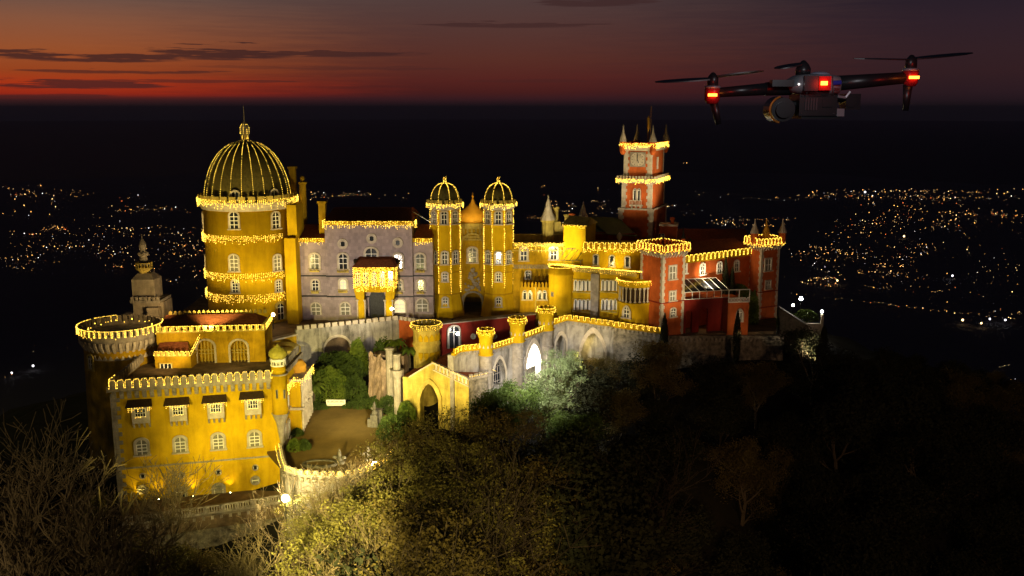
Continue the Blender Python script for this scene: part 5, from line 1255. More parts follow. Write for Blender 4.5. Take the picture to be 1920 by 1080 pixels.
def statue(px, py, H, label, wide=.5):
    gx, gy, gz = Gc(px, py); s_ = Site(gx, gy, gz); t = thing('fountain_statue', label, 'statue', s_)
    b = MB(); b.lathe([(wide * 1.3, 0), (wide * 1.35, .25), (wide * .6, .35), (wide * .45, .6), (wide * .6, .75)], 14); b.make('pedestal', darkstone, t, False)
    b = MB(); b.lathe([(.22, .75), (.26, H * .5), (.18, H * .62), (.24, H * .72), (.08, H * .8), (.13, H * .88), (.02, H)], 10)
    b.ball((-.5, 0, .7), .22, 1.5, 1, .9, 8, 5); b.ball((.5, 0, .65), .22, 1.4, 1, .9, 8, 5); b.make('figure', darkstone, t, True)
statue(637, 868, 1.75, 'grey winged fountain figure near the middle of the courtyard edge', .5); statue(691, 862, 1.7, 'dark slender fountain figure beside the courtyard lamp', .42)
gx, gy, gz = Gc(600, 872); s_ = Site(gx, gy, gz + .01); fb = thing('oval_bed', 'low oval stone ringed bed in the courtyard gravel', 'planting bed', s_)
b = MB(); P = [(2.0 * math.cos(a), 1.1 * math.sin(a)) for a in [2 * PI * i / 32 for i in range(33)]]; ribbon(b, P, 0, .3, .3); b.make('rim', darkstone, fb); b = MB(); b.prism([(x * .84, y * .75) for x, y in P[:-1]], 0, .15); b.make('soil_bed', gravel, fb)
gx, gy, gz = Gc(703, 800); s_ = Site(gx, gy, gz); gp = thing('gate_pillars', 'weathered stone gate pillar group at the right side of the courtyard', 'gate pillar', s_)
b = MB(); b.box(-.5, .4, -.4, .4, 0, 1.6); b.lathe([(.35, 1.6), (.4, 1.8), (.15, 2.2), (.25, 2.5), (.02, 3.3)], 10); b.box(-.9, -.5, -.2, .6, 0, 1.0); b.box(-.3, .8, .8, 1.6, 0, 1.9); b.make('pillar', darkstone, gp)
# street lamps
def lamp(px, py, Y, H, power, col, label, r=.22, group=None, mat=lampglow, size=.2):
    z = Z(py, Y); s_ = Site(X(px, Y, z), Y, z - H); t = thing('lamp_post', label, 'lamp', s_, group)
    b = MB(); b.tube((0, 0, 0), (0, 0, H - r), .05, n=8); b.lathe([(.14, 0), (.14, .15), (.06, .3)], 8); b.lathe([(.12, H - r - .05), (.16, H - r + .02)], 8); b.make('pole', iron, t)
    gm = emission('lamp_glow_%d' % px, col, power / (39.5 * r * r))
    b = MB(); b.ball((0, 0, H), r, n=12, m=8); g = b.make('globe', gm, t, True)
    return t
lamp(535, 934, 93.5, 7, 3800, (1, .82, .42), 'glaring lamp below the courtyard parapet, lighting the bare branches', .36)
lamp(703, 871, 103, 2.6, 3500, (1, .86, .55), 'bright lamp on the courtyard parapet beside the dark fountain figure', .34)
lamp(735, 579, 136, 2.6, 120, (1, .85, .6), 'white globe lamp in front of the lilac wing', .26)
lamp(512, 590, 133, 2.6, 120, (1, .8, .5), 'small globe lamp beside the drum tower door', .24)
lamp(858, 626, 129.4, 3.4, 250, (1, .93, .8), 'small white lamp beside the grey arched door in the oxblood wall', .2)
lamp(1502, 560, 150, 4.5, 1500, (1, .93, .75), 'brightest lamp on a tall post beyond the red end tower', .27, mat=litwhite)
lamp(1541, 584, 150, 3, 350, (1, .95, .85), 'lower white lamp farthest right beyond the red end tower', .2, mat=litwhite)
lamp(1487, 572, 146, 2.5, 120, (1, .9, .7), 'dim yellowish lamp close to the red end tower', .18)
st = Site(X(1500, 150, 6), 150, 5, R(-6)); rd = thing('lit_garden_wall', 'low lit garden wall between the lamps beyond the red end tower', 'wall', st)
b = MB(); b.box(-1, 3.6, 0, .4, -3, .9); b.box(3.2, 3.6, -.1, .3, .9, 2.4); b.make('wall', stone, rd)
# uplights at the foot of the front building
fs, _ = line_site(214, 103, 527, 107.5, 0, 3)
for i, (px, py) in enumerate(((262, 941), (298, 938), (363, 934), (432, 926))):
    x, z_ = fs.on(px, py, -.5); s_ = Site(*fs.w(x, -.55, -4.3)); t = thing('uplight', 'small glowing uplight at the foot of the front yellow wall', 'uplight', s_, 'uplights at the foot of the front yellow wall')
    b = MB(); b.lathe([(.16, -.05), (.2, .1), (.17, .12)], 10); b.make('housing', iron, t); b = MB(); b.lathe([(0.0, .125), (.08, .125)][::-1], 10); b.make('lens', lampglow, t)
    l = spot(tuple(s_.w(0, -.1, .2)), tuple(fs.w(x, .6, 3)), 420, (1, .72, .12), 75, .1); 
# people-height dark bollards on the terrace edge
for px in (826, 848, 868):
    gx = X(px, 133, 10); s_ = Site(gx, 133, 8.9); t = thing('terrace_bollard', 'thin dark post standing on the terrace behind the oxblood wall', 'bollard', s_, 'dark posts behind the oxblood wall')
    b = MB(); b.lathe([(.14, 0), (.12, 1.0), (.2, 1.1), (.16, 1.4), (.05, 1.6)], 8); b.make('shaft', iron, t)
# ================================================================== 18 ground, sea
random.seed(11)
FY = [(-600, -250), (-250, -200), (0, -75), (40, -48), (60, -30), (80, -17), (92, -11.5), (98, -9.5), (103, -6), (112, -1.3), (119, .5), (122, 2.0), (127, 4.3), (131, 4.6), (140, 5), (165, 5), (200, -12), (300, -62), (760, -250)]
def interp(T, x):
    if x <= T[0][0]: return T[0][1]
    for (a, b), (c, d) in zip(T, T[1:]):
        if x <= c: return b + (d - b) * (x - a) / (c - a)
    return T[-1][1]
def hnoise(x, y):
    return (math.sin(x * .11 + 1.3) * math.cos(y * .13 - .4) + .6 * math.sin(x * .27 + y * .19) + .4 * math.sin(x * .61 - y * .53))
def terrain(x, y):
    z = interp(FY, y)
    if x > 46: z -= .42 * (x - 46) + (0 if x < 120 else .1 * (x - 120))
    if x < -44: z -= .42 * (-44 - x)
    if y < 122 and x > -8: z -= .10 * min(x + 8, 60) * min(1, (122 - y) / 20)
    amp = .35 if (100 < y < 160 and -45 < x < 46) else 1.0
    z += hnoise(x, y) * amp
    if x > 60 or y > 170 or x < -60: z += hnoise(x * .3, y * .3) * 2.5
    return max(z, -250 + hnoise(x * .01, y * .01) * .8)
def axis(lo, hi, st_, far):
    a = []; x = lo
    while x <= hi: a.append(x); x += st_
    s = st_; x = hi
    while x < far: s *= 1.28; x += s; a.append(x)
    s = st_; x = lo
    while x > -far: s *= 1.28; x -= s; a.insert(0, x)
    return a
xs = axis(-120, 170, 3.0, 12000); ys = axis(30, 240, 3.0, 12000)
b = MB(); V = []
for y in ys:
    for x in xs:
        z = terrain(x, y)
        d = math.hypot(x, y)
        if d > 4300: z = -250 - min(30, (d - 4300) * .02)
        V.append((x, y, z))
nx = len(xs); b.add(V, [(j * nx + i, j * nx + i + 1, (j + 1) * nx + i + 1, (j + 1) * nx + i) for j in range(len(ys) - 1) for i in range(nx - 1)])
gnd = b.make('ground', [soil, plainm], None, True); struct(gnd)
for pl in gnd.data.polygons: c = pl.center; pl.material_index = 1 if math.hypot(c.x, c.y - 100) > 420 else 0
b = MB(); b.add([*[(22500 * math.cos(i * PI / 64), 22500 * math.sin(i * PI / 64), -253.5) for i in range(128)]], [tuple(range(128))]); struct(b.make('sea', seam))

# ================================================================== 19 trees
def grow(b, p, d, ln, rad, depth, tips, spread=.6, n=3, minr=.012, up=.12, kids=(2, 3), curl=.25):
    segs = 3 if depth > 1 else 2; q = Vector(p); dr = Vector(d).normalized(); r = rad
    for s in range(segs):
        nd = (dr + Vector((random.uniform(-1, 1), random.uniform(-1, 1), random.uniform(-1, 1))) * curl + Vector((0, 0, up))).normalized()
        q2 = q + nd * (ln / segs); r2 = max(minr, r * .84); b.tube(q, q2, r, r2, 5 if rad > .1 else n, False); q, dr, r = q2, nd, r2
        if depth > 0 and s < segs - 1 and random.random() < .75:
            sd = (dr + Vector((random.uniform(-1, 1), random.uniform(-1, 1), random.uniform(-.4, .6))).normalized() * spread * 1.5).normalized()
            grow(b, q, sd, ln * .62, r * .55, depth - 1, tips, spread, n, minr, up, kids, curl)
    if depth <= 0: tips.append((q, dr)); return
    if depth <= 1: tips.append((q, dr))
    for _ in range(random.randint(*kids)):
        sd = (dr + Vector((random.uniform(-1, 1), random.uniform(-1, 1), random.uniform(-.5, .7))).normalized() * spread).normalized()
        grow(b, q, sd, ln * random.uniform(.62, .82), r * .72, depth - 1, tips, spread, n, minr, up, kids, curl)
def leaves(b, c, R_, n, size, flat=.8):
    for _ in range(n):
        v = Vector((random.gauss(0, 1), random.gauss(0, 1), random.gauss(0, 1))).normalized() * (random.random() ** .45) * R_
        v.z *= flat; p = Vector(c) + v; a = Vector((random.gauss(0, 1), random.gauss(0, 1), random.gauss(0, .7))).normalized(); w = a.orthogonal().normalized(); s = size * random.uniform(.6, 1.3)
        w = (w + a.cross(w) * random.uniform(-1, 1)).normalized()
        b.add([p - a * s * .6, p + w * s * .35, p + a * s * .6, p - w * s * .35], [(0, 1, 2, 3)])
def tree_proto(name, seed, leafm, H=10, nl=52, leaf=.3, depth=3, clump=1.15, barkm=None, spread=.75, bare=False):
    random.seed(seed); t = bpy.data.objects.new(name, None); b = MB(); tips = []
    if bare: grow(b, (0, 0, -1), (0, 0, 1), H * .28, H * .022, depth, tips, spread, 3, .013, .10, (2, 4), .3)
    else: grow(b, (0, 0, -1.5), (.05, 0, 1), H * .36, H * .024, depth, tips, spread, 4, .02, .14, (3, 4), .22)
    tr = b.make('trunk', barkm or bark, t, link=False)
    if not bare:
        c = MB(); 
        for (q, d) in tips: leaves(c, q, clump * random.uniform(.6, 1.3), int(nl * random.uniform(.5, 1.4)), leaf)
        c.make('crown', leafm, t, link=False); zt = max(v[2] for v in c.v); rr = max(abs(v[0]) for v in c.v)
    else: zt = max(v[2] for v in b.v); rr = max(abs(v[0]) for v in b.v)
    t['top'] = zt; t['rad'] = rr; print(name, 'top %.1f rad %.1f tips %d' % (zt, rr, len(tips)))
    return t
def plant(proto, x, y, z, sc, label, cat='tree', group=None, name=None, rz=None):
    c = proto.copy(); scene.collection.objects.link(c)
    for k in ('top', 'rad'):
        if k in c: del c[k]
    if name: c.name = name
    c.location = (x, y, z); c.rotation_euler = (0, 0, random.uniform(0, 6.28) if rz is None else rz); c.scale = (sc, sc, sc)
    for ch in proto.children:
        d = ch.copy(); scene.collection.objects.link(d); d.parent = c
    return tag(c, label, cat, group)
P_ol = [tree_proto('leafy_tree', 21 + i, leaf_olive, 11, 250, .15, 3, 1.1) for i in range(3)]
P_hi = [tree_proto('leafy_tree', 71 + i, (leaf_olive, leaf_olive, leaf_autumn, leaf_lamplit)[i], 12, 40, .14, 4, .60, None, .62) for i in range(4)]
P_au = [tree_proto('leafy_tree', 31 + i, leaf_autumn, 11, 200, .15, 3, 1.1) for i in range(2)]
P_gr = [tree_proto('leafy_tree', 41 + i, leaf_green, 10, 230, .15, 3, 1.1) for i in range(2)]
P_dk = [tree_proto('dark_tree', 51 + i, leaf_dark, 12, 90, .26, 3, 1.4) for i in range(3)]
P_bd = [tree_proto('bare_tree', 81 + i, None, 13, 0, 0, 4, 1, darkbark, .7, True) for i in range(2)]
P_ba = [tree_proto('bare_tree', 61 + i, None, 12, 0, 0, 5, 1, palebark, .8, True) for i in range(3)]
def hero(proto, px, pyt, Y, label, name=None, zoff=0, group=None, sx=1):
    zt = Z(pyt, Y); x = X(px, Y, zt - 5); zb = terrain(x, Y) + zoff; sc = (zt - zb) / proto['top']; o = plant(proto, x, Y, zb, sc, label, name=name, group=group)
    return o
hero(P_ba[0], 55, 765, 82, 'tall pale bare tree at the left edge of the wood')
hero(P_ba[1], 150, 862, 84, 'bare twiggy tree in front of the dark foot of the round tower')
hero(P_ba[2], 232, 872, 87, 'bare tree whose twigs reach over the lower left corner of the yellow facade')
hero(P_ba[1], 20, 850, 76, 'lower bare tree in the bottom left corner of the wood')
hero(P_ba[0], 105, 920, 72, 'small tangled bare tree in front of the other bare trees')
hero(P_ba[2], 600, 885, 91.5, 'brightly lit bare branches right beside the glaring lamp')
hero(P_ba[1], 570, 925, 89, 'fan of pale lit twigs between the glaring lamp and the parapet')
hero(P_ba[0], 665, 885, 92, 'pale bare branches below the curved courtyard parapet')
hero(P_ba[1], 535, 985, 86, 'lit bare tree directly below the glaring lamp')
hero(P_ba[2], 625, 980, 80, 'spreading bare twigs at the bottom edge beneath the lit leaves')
hero(P_hi[0], 690, 960, 83, 'bright olive leafed tree catching the glaring lamp light')
hero(P_hi[1], 612, 935, 91, 'sparse olive tree in front of the curved parapet wall, close to the glaring lamp')
hero(P_au[0], 385, 1035, 87, 'dim brown tree under the middle of the lower balustrade')
hero(P_au[1], 470, 1042, 90, 'small brown tree under the right end of the lower balustrade')
hero(P_ol[2], 300, 1028, 85, 'dim olive tree below the left end of the lower balustrade')
hero(P_dk[2], 1112, 790, 98, 'dark tree masking the slope under the silvery lit trees')
hero(P_hi[0], 592, 925, 91.5, 'airy yellow tree right beside the glaring lamp')
hero(P_hi[1], 745, 880, 87, 'yellow olive tree right of the brightly lit branches')
hero(P_hi[0], 830, 770, 96, 'tall olive tree rising in front of the gatehouse archway')
hero(P_hi[1], 905, 855, 88, 'olive tree below and right of the gatehouse')
hero(P_hi[2], 800, 935, 78, 'large olive tree at the bottom middle of the wood')
hero(P_au[0], 765, 800, 101, 'brownish tree between the courtyard and the gatehouse')
hero(P_hi[2], 930, 760, 100, 'autumn brown tree beneath the dark pointed arch', )
hero(P_gr[0], 950, 725, 108, 'fresh green tree at the foot of the ramp wall')
hero(P_hi[3], 1012, 668, 113, 'tree lit silvery white below the brilliant pointed arch')
hero(P_hi[3], 1068, 662, 115, 'tree half lit white right of the brilliant pointed arch')
hero(P_gr[0], 1050, 770, 106, 'dark green tree with silvery glints below the brilliant arch')
hero(P_au[1], 1130, 665, 121, 'dim brown tree under the broad wall opening')
hero(P_au[0], 1000, 860, 92, 'brown leafed tree low in the middle of the slope')
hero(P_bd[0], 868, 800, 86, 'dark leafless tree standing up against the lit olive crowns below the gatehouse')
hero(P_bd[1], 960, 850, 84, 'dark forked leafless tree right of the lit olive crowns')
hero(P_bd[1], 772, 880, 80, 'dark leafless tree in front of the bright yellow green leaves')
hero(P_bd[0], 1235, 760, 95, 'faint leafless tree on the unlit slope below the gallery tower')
hero(P_dk[0], 1120, 870, 88, 'almost black broad tree low right of the middle')
hero(P_dk[1], 718, 1035, 76, 'black conifer like treetop at the bottom edge', )
# scattered wood
SK = [(0, 960), (130, 930), (210, 985), (300, 1015), (500, 1040), (600, 1010), (640, 960), (720, 930), (760, 850), (900, 800), (960, 745), (1130, 690), (1200, 660), (1260, 634), (1400, 640), (1500, 606), (1580, 620), (1700, 655), (1920, 705), (2200, 760)]
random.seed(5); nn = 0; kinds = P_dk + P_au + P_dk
def topx(x, y, z):
    f = y * CS - (z - CZ) * SN; v = (y * SN + (z - CZ) * CS) / f; return 960 + x / f * F, 540 - v * F
yy = 60
while yy < 150:
    xx = -62 if yy < 100 else 2
    while xx < 128:
        x = xx + random.uniform(-2.4, 2.4); y = yy + random.uniform(-2.4, 2.4); xx += (7.2 if y > 70 else 8) if x < 8 else 5.6
        z = terrain(x, y)
        if y > 104 and x < 4: continue
        if y > 122 and x < 56: continue
        if y > 98 and -45 < x < -10: continue
        H = random.uniform(8.5, 13.5)
        px, py = topx(x, y, z + H * .93)
        if px < -120 or px > 2040 or py > 1150: continue
        lim = interp(SK, px) + random.uniform(-4, 14)
        while py < lim and H > 4.2: H -= .5; px, py = topx(x, y, z + H * .93)
        if py < lim - 3: continue
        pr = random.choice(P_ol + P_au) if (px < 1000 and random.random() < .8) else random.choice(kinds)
        zone = ('left of the lit courtyard' if px < 560 else 'below the courtyard and gatehouse' if px < 1000 else 'below the ramp walls' if px < 1300 else 'under the red wing')
        plant(pr, x, y, z, H / pr['top'], 'leafy tree among many on the dim wooded slope ' + zone, group='trees on the slope ' + zone, name='forest_tree'); nn += 1
    yy += 7.4
for px, pyt, Y in ((1245, 590, 126), (1381, 585, 127), (1545, 612, 134), (1358, 482, 137), (1371, 502, 137.4)):
    z0 = 6; zb_ = 8.9 if Y > 136 else 5.5; s_ = Site(X(px, Y, 12 if Y > 136 else 8), Y, zb_); t = thing('cypress', 'slim black cypress silhouette ' + {1245: 'at the end of the lit terrace wall', 1381: 'in front of the balcony house', 1545: 'below the lamps beyond the end tower', 1358: 'tallest in front of the red wing windows', 1371: 'second and lower in front of the red wing windows'}[px], 'cypress', s_)
    H = Z(pyt, Y) - zb_; b = MB(); random.seed(px)
    for k in range(1300):
        q = random.random(); rr = .62 * math.sin(PI * min(1, q * .9 + .12)) ** .7 * random.uniform(.5, 1); a = random.uniform(0, 6.28); p = Vector((rr * math.cos(a), rr * math.sin(a), H * q)); d = Vector((math.cos(a) * .3, math.sin(a) * .3, 1)).normalized() * .3; w = Vector((-math.sin(a), math.cos(a), 0)) * .1
        b.add([p - w, p + w, p + d], [(0, 1, 2)])
    b.make('crown', leaf_dark, t); b = MB(); b.tube((0, 0, -1), (0, 0, H * .8), .14, .04); b.make('trunk', bark, t)
# garden shrubs
def shrub(name, label, x, y, z, rx, ry, rz_, n, size, mat, cat='shrub', seed=1, group=None, hug=.8):
    random.seed(seed); s_ = Site(x, y, z); t = thing(name, label, cat, s_, group); b = MB()
    for _ in range(n):
        v = Vector((random.gauss(0, 1), random.gauss(0, 1), abs(random.gauss(0, 1)))).normalized(); rad = random.uniform(hug, 1.03) * (1 + .08 * math.sin(v.x * 9) * math.cos(v.y * 8)); p = Vector((v.x * rx * rad, v.y * ry * rad, v.z * rz_ * rad))
        a = (v + Vector((random.gauss(0, .7), random.gauss(0, .7), random.gauss(0, .7)))).normalized(); w = a.orthogonal().normalized(); s = size * random.uniform(.6, 1.3); b.add([p - a * s * .5, p + w * s * .35, p + a * s * .5, p - w * s * .35], [(0, 1, 2, 3)])
    b.make('foliage', mat, t)
    b = MB(); 
    for k in range(9):
        a = k * .7; b.tube((0, 0, -.6), (rx * .6 * math.cos(a), ry * .6 * math.sin(a), rz_ * .6), .06, .02, 4, False)
    b.make('stems', bark, t); return t
def gshrub(px, pyb, z, *a, **k):
    Y = Yz(pyb, z)
    return shrub(a[0], a[1], X(px, Y, z), Y, z, *a[2:], **k)
def ys(px, Y, *a, **k):
    z = max(terrain(X(px, Y, 2), Y), cz(Y) - .1) if Y < 120 else terrain(X(px, Y, 2), Y); return shrub(a[0], a[1], X(px, Y, z), Y, z - .1, *a[2:], **k)
ys(612, 122.2, 'dome_bush', 'large rounded clipped green bush behind the white sign panel', 3.2, 2.2, 3.9, 11000, .22, leaf_bright, seed=3, hug=.9)
ys(662, 122.5, 'garden_shrub', 'loose green shrub right of the rounded clipped bush', 2.0, 1.6, 3.0, 3200, .3, leaf_green, seed=4)
ys(690, 120.8, 'garden_shrub', 'dark green shrub at the foot of the pinkish rock face', 2.3, 1.4, 1.9, 2800, .28, leaf_green, seed=5)
ys(636, 126.2, 'fern_bank', 'bank of broad green fern leaves in front of the large round arch', 3.6, 1.5, 3.2, 3600, .55, leaf_green, seed=6)
ys(672, 126.8, 'climber', 'bright yellow green climber on the grey wall right of the large arch', 1.3, .8, 4.4, 2400, .4, leaf_bright, seed=7)
ys(576, 121, 'garden_shrub', 'small shrub between the carved bay and the rounded bush', 1.7, 1.4, 2.6, 2200, .28, leaf_green, seed=8)
ys(588, 119.5, 'low_hedge', 'low clipped hedge strip along the courtyard kerb left of the sign panel', 2.2, .8, .9, 1800, .2, leaf_green, 'hedge', seed=9)
ys(678, 119.8, 'low_hedge', 'low clipped hedge strip along the courtyard kerb right of the sign panel', 2.6, .8, 1.2, 2200, .2, leaf_green, 'hedge', seed=10)
ys(552, 107.5, 'potted_bush', 'pale leafy round bush at the corner of the front building', .9, .8, 1.5, 1800, .2, leaf_bright, seed=11)
ys(571, 107.8, 'potted_bush', 'dark bush right beside the pale leafy corner bush', .8, .7, 1.3, 1300, .22, leaf_green, seed=12)
ys(558, 111.5, 'potted_bush', 'small dark bush close to the foot of the carved side bay', .8, .7, 1.0, 900, .22, leaf_green, seed=19)
ys(720, 124.5, 'wall_shrub', 'shrub spilling over the wall top beside the grey arch wall', 1.8, 1.2, 6.4, 3000, .3, leaf_green, seed=13)
ys(762, 116.2, 'garden_shrub', 'green shrub at the left foot of the gatehouse', 1.2, 1.0, 2.4, 1600, .28, leaf_bright, seed=14)
ys(735, 112, 'garden_shrub', 'dark shrub mass along the right side of the courtyard', 1.8, 2.6, 2.4, 3000, .3, leaf_green, seed=15)
ys(728, 118.5, 'garden_shrub', 'dark shrub in the niche under the rock face', 1.4, 1.2, 2.2, 1600, .3, leaf_green, seed=16)
ys(648, 124.2, 'garden_shrub', 'middle shrub between the rounded bush and the fern bank', 2.2, 1.2, 3.0, 2600, .3, leaf_green, seed=20)
gshrub(1411, 606, 9, 'garden_climber', 'tall bright green climber beside the red end tower', .75, .6, 4.6, 1600, .4, leaf_bright, seed=17)
gshrub(1386, 546, 13.4, 'balcony_plant', 'bright green leafy plant behind the white balcony railing', 1.2, .6, 1.0, 500, .35, leaf_bright, seed=18)
for i, (px, py) in enumerate(((1475, 606), (1510, 600), (1438, 612), (1330, 612), (1300, 614))):
    gshrub(px, py, 7.5, 'terrace_bush', ['dim green bush at the foot of the sloping buttress', 'dim bush under the brightest lamp beyond the end tower', 'dim bush in front of the red end tower door', 'bush glowing warm below the glazed pergola', 'low dark bush beside the red corner tower foot'][i], 2.0, 1.4, 1.6, 1300, .28, leaf_green, seed=30 + i)
# palms with arching fronds
def palm(px, py, Y, H, label, n=16, L_=1.9):
    z = Z(py, Y); s_ = Site(X(px, Y, z), Y, z - H); t = thing('palm', label, 'palm', s_); b = MB(); b.tube((0, 0, -.5), (0, 0, H), .16, .11, 7); b.make('trunk', bark, t); b = MB(); random.seed(int(px))
    for k in range(n):
        a = 2 * PI * k / n + random.uniform(-.2, .2); up = random.uniform(.3, 1.1); prev = None
        for s in range(7):
            f = s / 6; r = L_ * f; z_ = H + up * L_ * .8 * f - L_ * .95 * f * f; w = .32 * math.sin(PI * (f * .85 + .12)); c, s2 = math.cos(a), math.sin(a)
            row = [(r * c - w * s2, r * s2 + w * c, z_ - .12), (r * c, r * s2, z_), (r * c + w * s2, r * s2 - w * c, z_ - .12)]
            if prev: b.add(prev + row, [(0, 1, 4, 3), (1, 2, 5, 4)])
            prev = row
    b.make('fronds', leaf_bright, t)
palm(742, 640, 124, 2.5, 'tall tree fern with bright fronds left of the fat gatehouse turret', 18, 1.7); palm(768, 655, 122, 2.0, 'smaller tree fern right in front of the fat gatehouse turret', 16, 1.4)
palm(588, 722, 119.8, 1.6, 'fan shaped palm in front of the rounded clipped bush', 16, 1.8); palm(1402, 548, 132, 2, 'green palm hanging by the white balcony', 14, 1.6)

# ================================================================== 20 lights of the towns on the plain
random.seed(77); TL = []
C_ = [(1500, 1920, 356, 372, 210), (1380, 1500, 362, 372, 14), (1620, 1830, 372, 432, 110), (1760, 1920, 398, 418, 80), (1560, 1800, 402, 470, 90), (1335, 1485, 408, 424, 80), (1480, 1560, 462, 480, 40), (1540, 1700, 472, 500, 70),
      (1600, 1700, 480, 512, 50), (1500, 1600, 500, 534, 40), (1542, 1585, 520, 536, 40), (1620, 1770, 536, 548, 26), (1480, 1920, 380, 560, 170), (1840, 1920, 690, 735, 14), (1040, 1160, 380, 405, 46), (1100, 1162, 372, 382, 12),
      (972, 1030, 402, 420, 12), (1245, 1330, 385, 396, 12), (575, 790, 361, 372, 55), (620, 800, 368, 410, 14), (0, 85, 348, 368, 34), (85, 260, 345, 378, 16), (190, 350, 380, 398, 50), (55, 130, 416, 436, 26), (0, 380, 424, 442, 80),
      (0, 380, 448, 476, 110), (0, 100, 480, 508, 46), (190, 225, 492, 500, 14), (190, 390, 450, 500, 50), (280, 385, 420, 530, 60), (0, 390, 345, 560, 60), (0, 60, 700, 712, 3), (60, 150, 640, 690, 4), (1130, 1360, 305, 314, 6), (1700, 1920, 560, 590, 12), (1250, 1500, 340, 400, 14), (970, 1160, 340, 372, 6)]
for (x0, x1, y0, y1, n) in C_:
    k = max(1, n // 7); cen = [(random.uniform(x0, x1), random.uniform(y0, y1)) for _ in range(k)]
    for _ in range(int(n * 1.0)):
        c = random.choice(cen); px = c[0] + random.gauss(0, (x1 - x0) * .10 + 6) if n > 10 else random.uniform(x0, x1); py = c[1] + random.gauss(0, (y1 - y0) * .06 + .9) if n > 10 else random.uniform(y0, y1)
        if not (x0 - 12 <= px <= x1 + 12): px = random.uniform(x0, x1)
        TL.append((px, py))
for k in range(26): px = 1480 + k * 17 + random.uniform(-5, 5); TL.append((px, 548 + (px - 1480) * .115 + random.uniform(-2, 3)))   # road lamps curving down the slope
for k in range(18): px = 1640 + k * 15; TL.append((px, 568 + (px - 1640) * .12 + random.uniform(-4, 4)))
COL = [('amber', (1, .48, .12), 5.4, .56), ('yellow', (1, .66, .28), 6.4, .26), ('white', (.95, .95, 1), 5.4, .08), ('red', (1, .20, .05), 3.6, .10)]
items = []
for (px, py) in TL:
    py = max(py, 300 if py < 320 else 341); z = -244.0; Y = Yz(py, z); x = X(px, Y, z); q = random.random(); acc = 0
    for ci, (nm, c, k, w) in enumerate(COL):
        acc += w
        if q <= acc: break
    D = math.sqrt(x * x + Y * Y); m = random.random() ** 2.2; r = D * (.00011 + .00027 * m ** 1.6) * .85; items.append((r / D, r, x, Y, z, ci))
for (px, py, f) in ((1805, 600, 2.2), (1840, 606, 1.8), (1885, 600, 1.7), (1570, 526, 1.8), (1695, 443, 1.8), (1786, 517, 1.7), (62, 686, 2.0), (22, 699, 1.6), (1622, 360, 1.8), (1856, 598, 1.7)):
    z = -244; Y = Yz(py, z); x = X(px, Y, z); D = math.hypot(x, Y); items.append((.0006 * f, D * .0005 * f, x, Y, z, random.choice((1, 2, 1))))
items.sort(reverse=True)
emat = [emission(nm + '_town_lamp', c, k, False) for nm, c, k, w in COL]
uni = []
for ci in range(4):
    b = MB(); b.ball((0, 0, 0), 1, n=6, m=4); o = b.make('town_light', emat[ci], link=False); uni.append(o)
for i, (a, r, x, y, z, ci) in enumerate(items[:290]):
    o = uni[ci].copy(); scene.collection.objects.link(o); o.location = (x, y, z); o.scale = (r, r, r)
    zone = 'east of the palace' if x > 0 else 'west of the palace'
    tag(o, 'tiny %s town lamp glowing on the dark plain %s' % (COL[ci][0], 'beyond the red towers' if x > 0 else 'beyond the yellow drum tower'), 'distant lamp', '%s town lamps on the plain beyond the %s' % (COL[ci][0], 'red towers' if x > 0 else 'drum tower'))
b = MB()
for (a, r, x, y, z, ci) in items[290:]:
    b.m = ci; b.octa((x, y, z), r * 1.15)
o = b.make('town_lights', emat); tag(o, 'scattered faint lamps of the towns spread over the dark plain', 'distant lamps', kind='stuff')

# ================================================================== haze over the plain
b = MB(); b.box(-24000, 24000, -24000, 24000, -290, 52); hz = b.make('haze', material('haze_air', (.5, .5, .5), 1)); hm = bpy.data.materials.new('haze_volume'); hm.use_nodes = True
hz.data.materials.clear(); hz.data.materials.append(hm); ht = hm.node_tree; ht.nodes.remove(ht.nodes['Principled BSDF'])
pv = ht.nodes.new('ShaderNodeVolumePrincipled'); pv.inputs['Color'].default_value = (.80, .80, .86, 1); pv.inputs['Density'].default_value = 4.5e-5; pv.inputs['Anisotropy'].default_value = 0
ht.links.new(pv.outputs[0], ht.nodes['Material Output'].inputs['Volume']); hz['kind'] = 'stuff'; hz['label'] = 'thin night haze lying over the whole plain'; hz['category'] = 'haze'
# ================================================================== 21 drone
DY = 2.2; dz_ = Z(165, DY); ds = Site(X(1520, DY, dz_), DY, dz_); k_ = (DY * CS + (CZ - dz_) * SN) / F
dm = material('drone_grey', (.30, .31, .33), .35, 30, .1, metal=.3); db = material('drone_black', (.018, .018, .02), .35, 30, .2, spec=.5); dr_ = material('drone_red_clear', (.35, .02, .02), .25, 20, .1)
dcop = material('copper_ring', (.95, .42, .08), .22, 20, .1, metal=.6)
dro = thing('drone', 'dark quadcopter drone hovering in the dusk sky with glowing red lamps', 'drone', ds)
def q(px, py, d=0): return ((px - 1520) * k_, d, -(py - 165) * k_)
def loft(b, secs, n=16):   # sections (px, py centre, half height px, half depth m)
    V = []; 
    for (px, py, hh, hd) in secs:
        c = q(px, py)
        for i in range(n):
            a = 2 * PI * i / n; ca, sa = math.cos(a), math.sin(a); e = .65; V.append((c[0], hd * math.copysign(abs(ca) ** e, ca), c[2] + hh * k_ * math.copysign(abs(sa) ** e, sa)))
    fs = [tuple(range(n))[::-1], tuple(range(len(V) - n, len(V)))]
    for j_ in range(len(secs) - 1):
        for i in range(n): fs.append((j_ * n + i, j_ * n + (i + 1) % n, (j_ + 1) * n + (i + 1) % n, (j_ + 1) * n + i))
    b.add(V, fs)
b = MB(); loft(b, [(1474, 163, 4, .02), (1479, 161, 13, .035), (1492, 159, 18, .05), (1520, 159, 20, .055), (1548, 160, 20, .05), (1566, 160, 17, .04), (1572, 158, 8, .02)]); body = b.make('body', dm, dro, True)
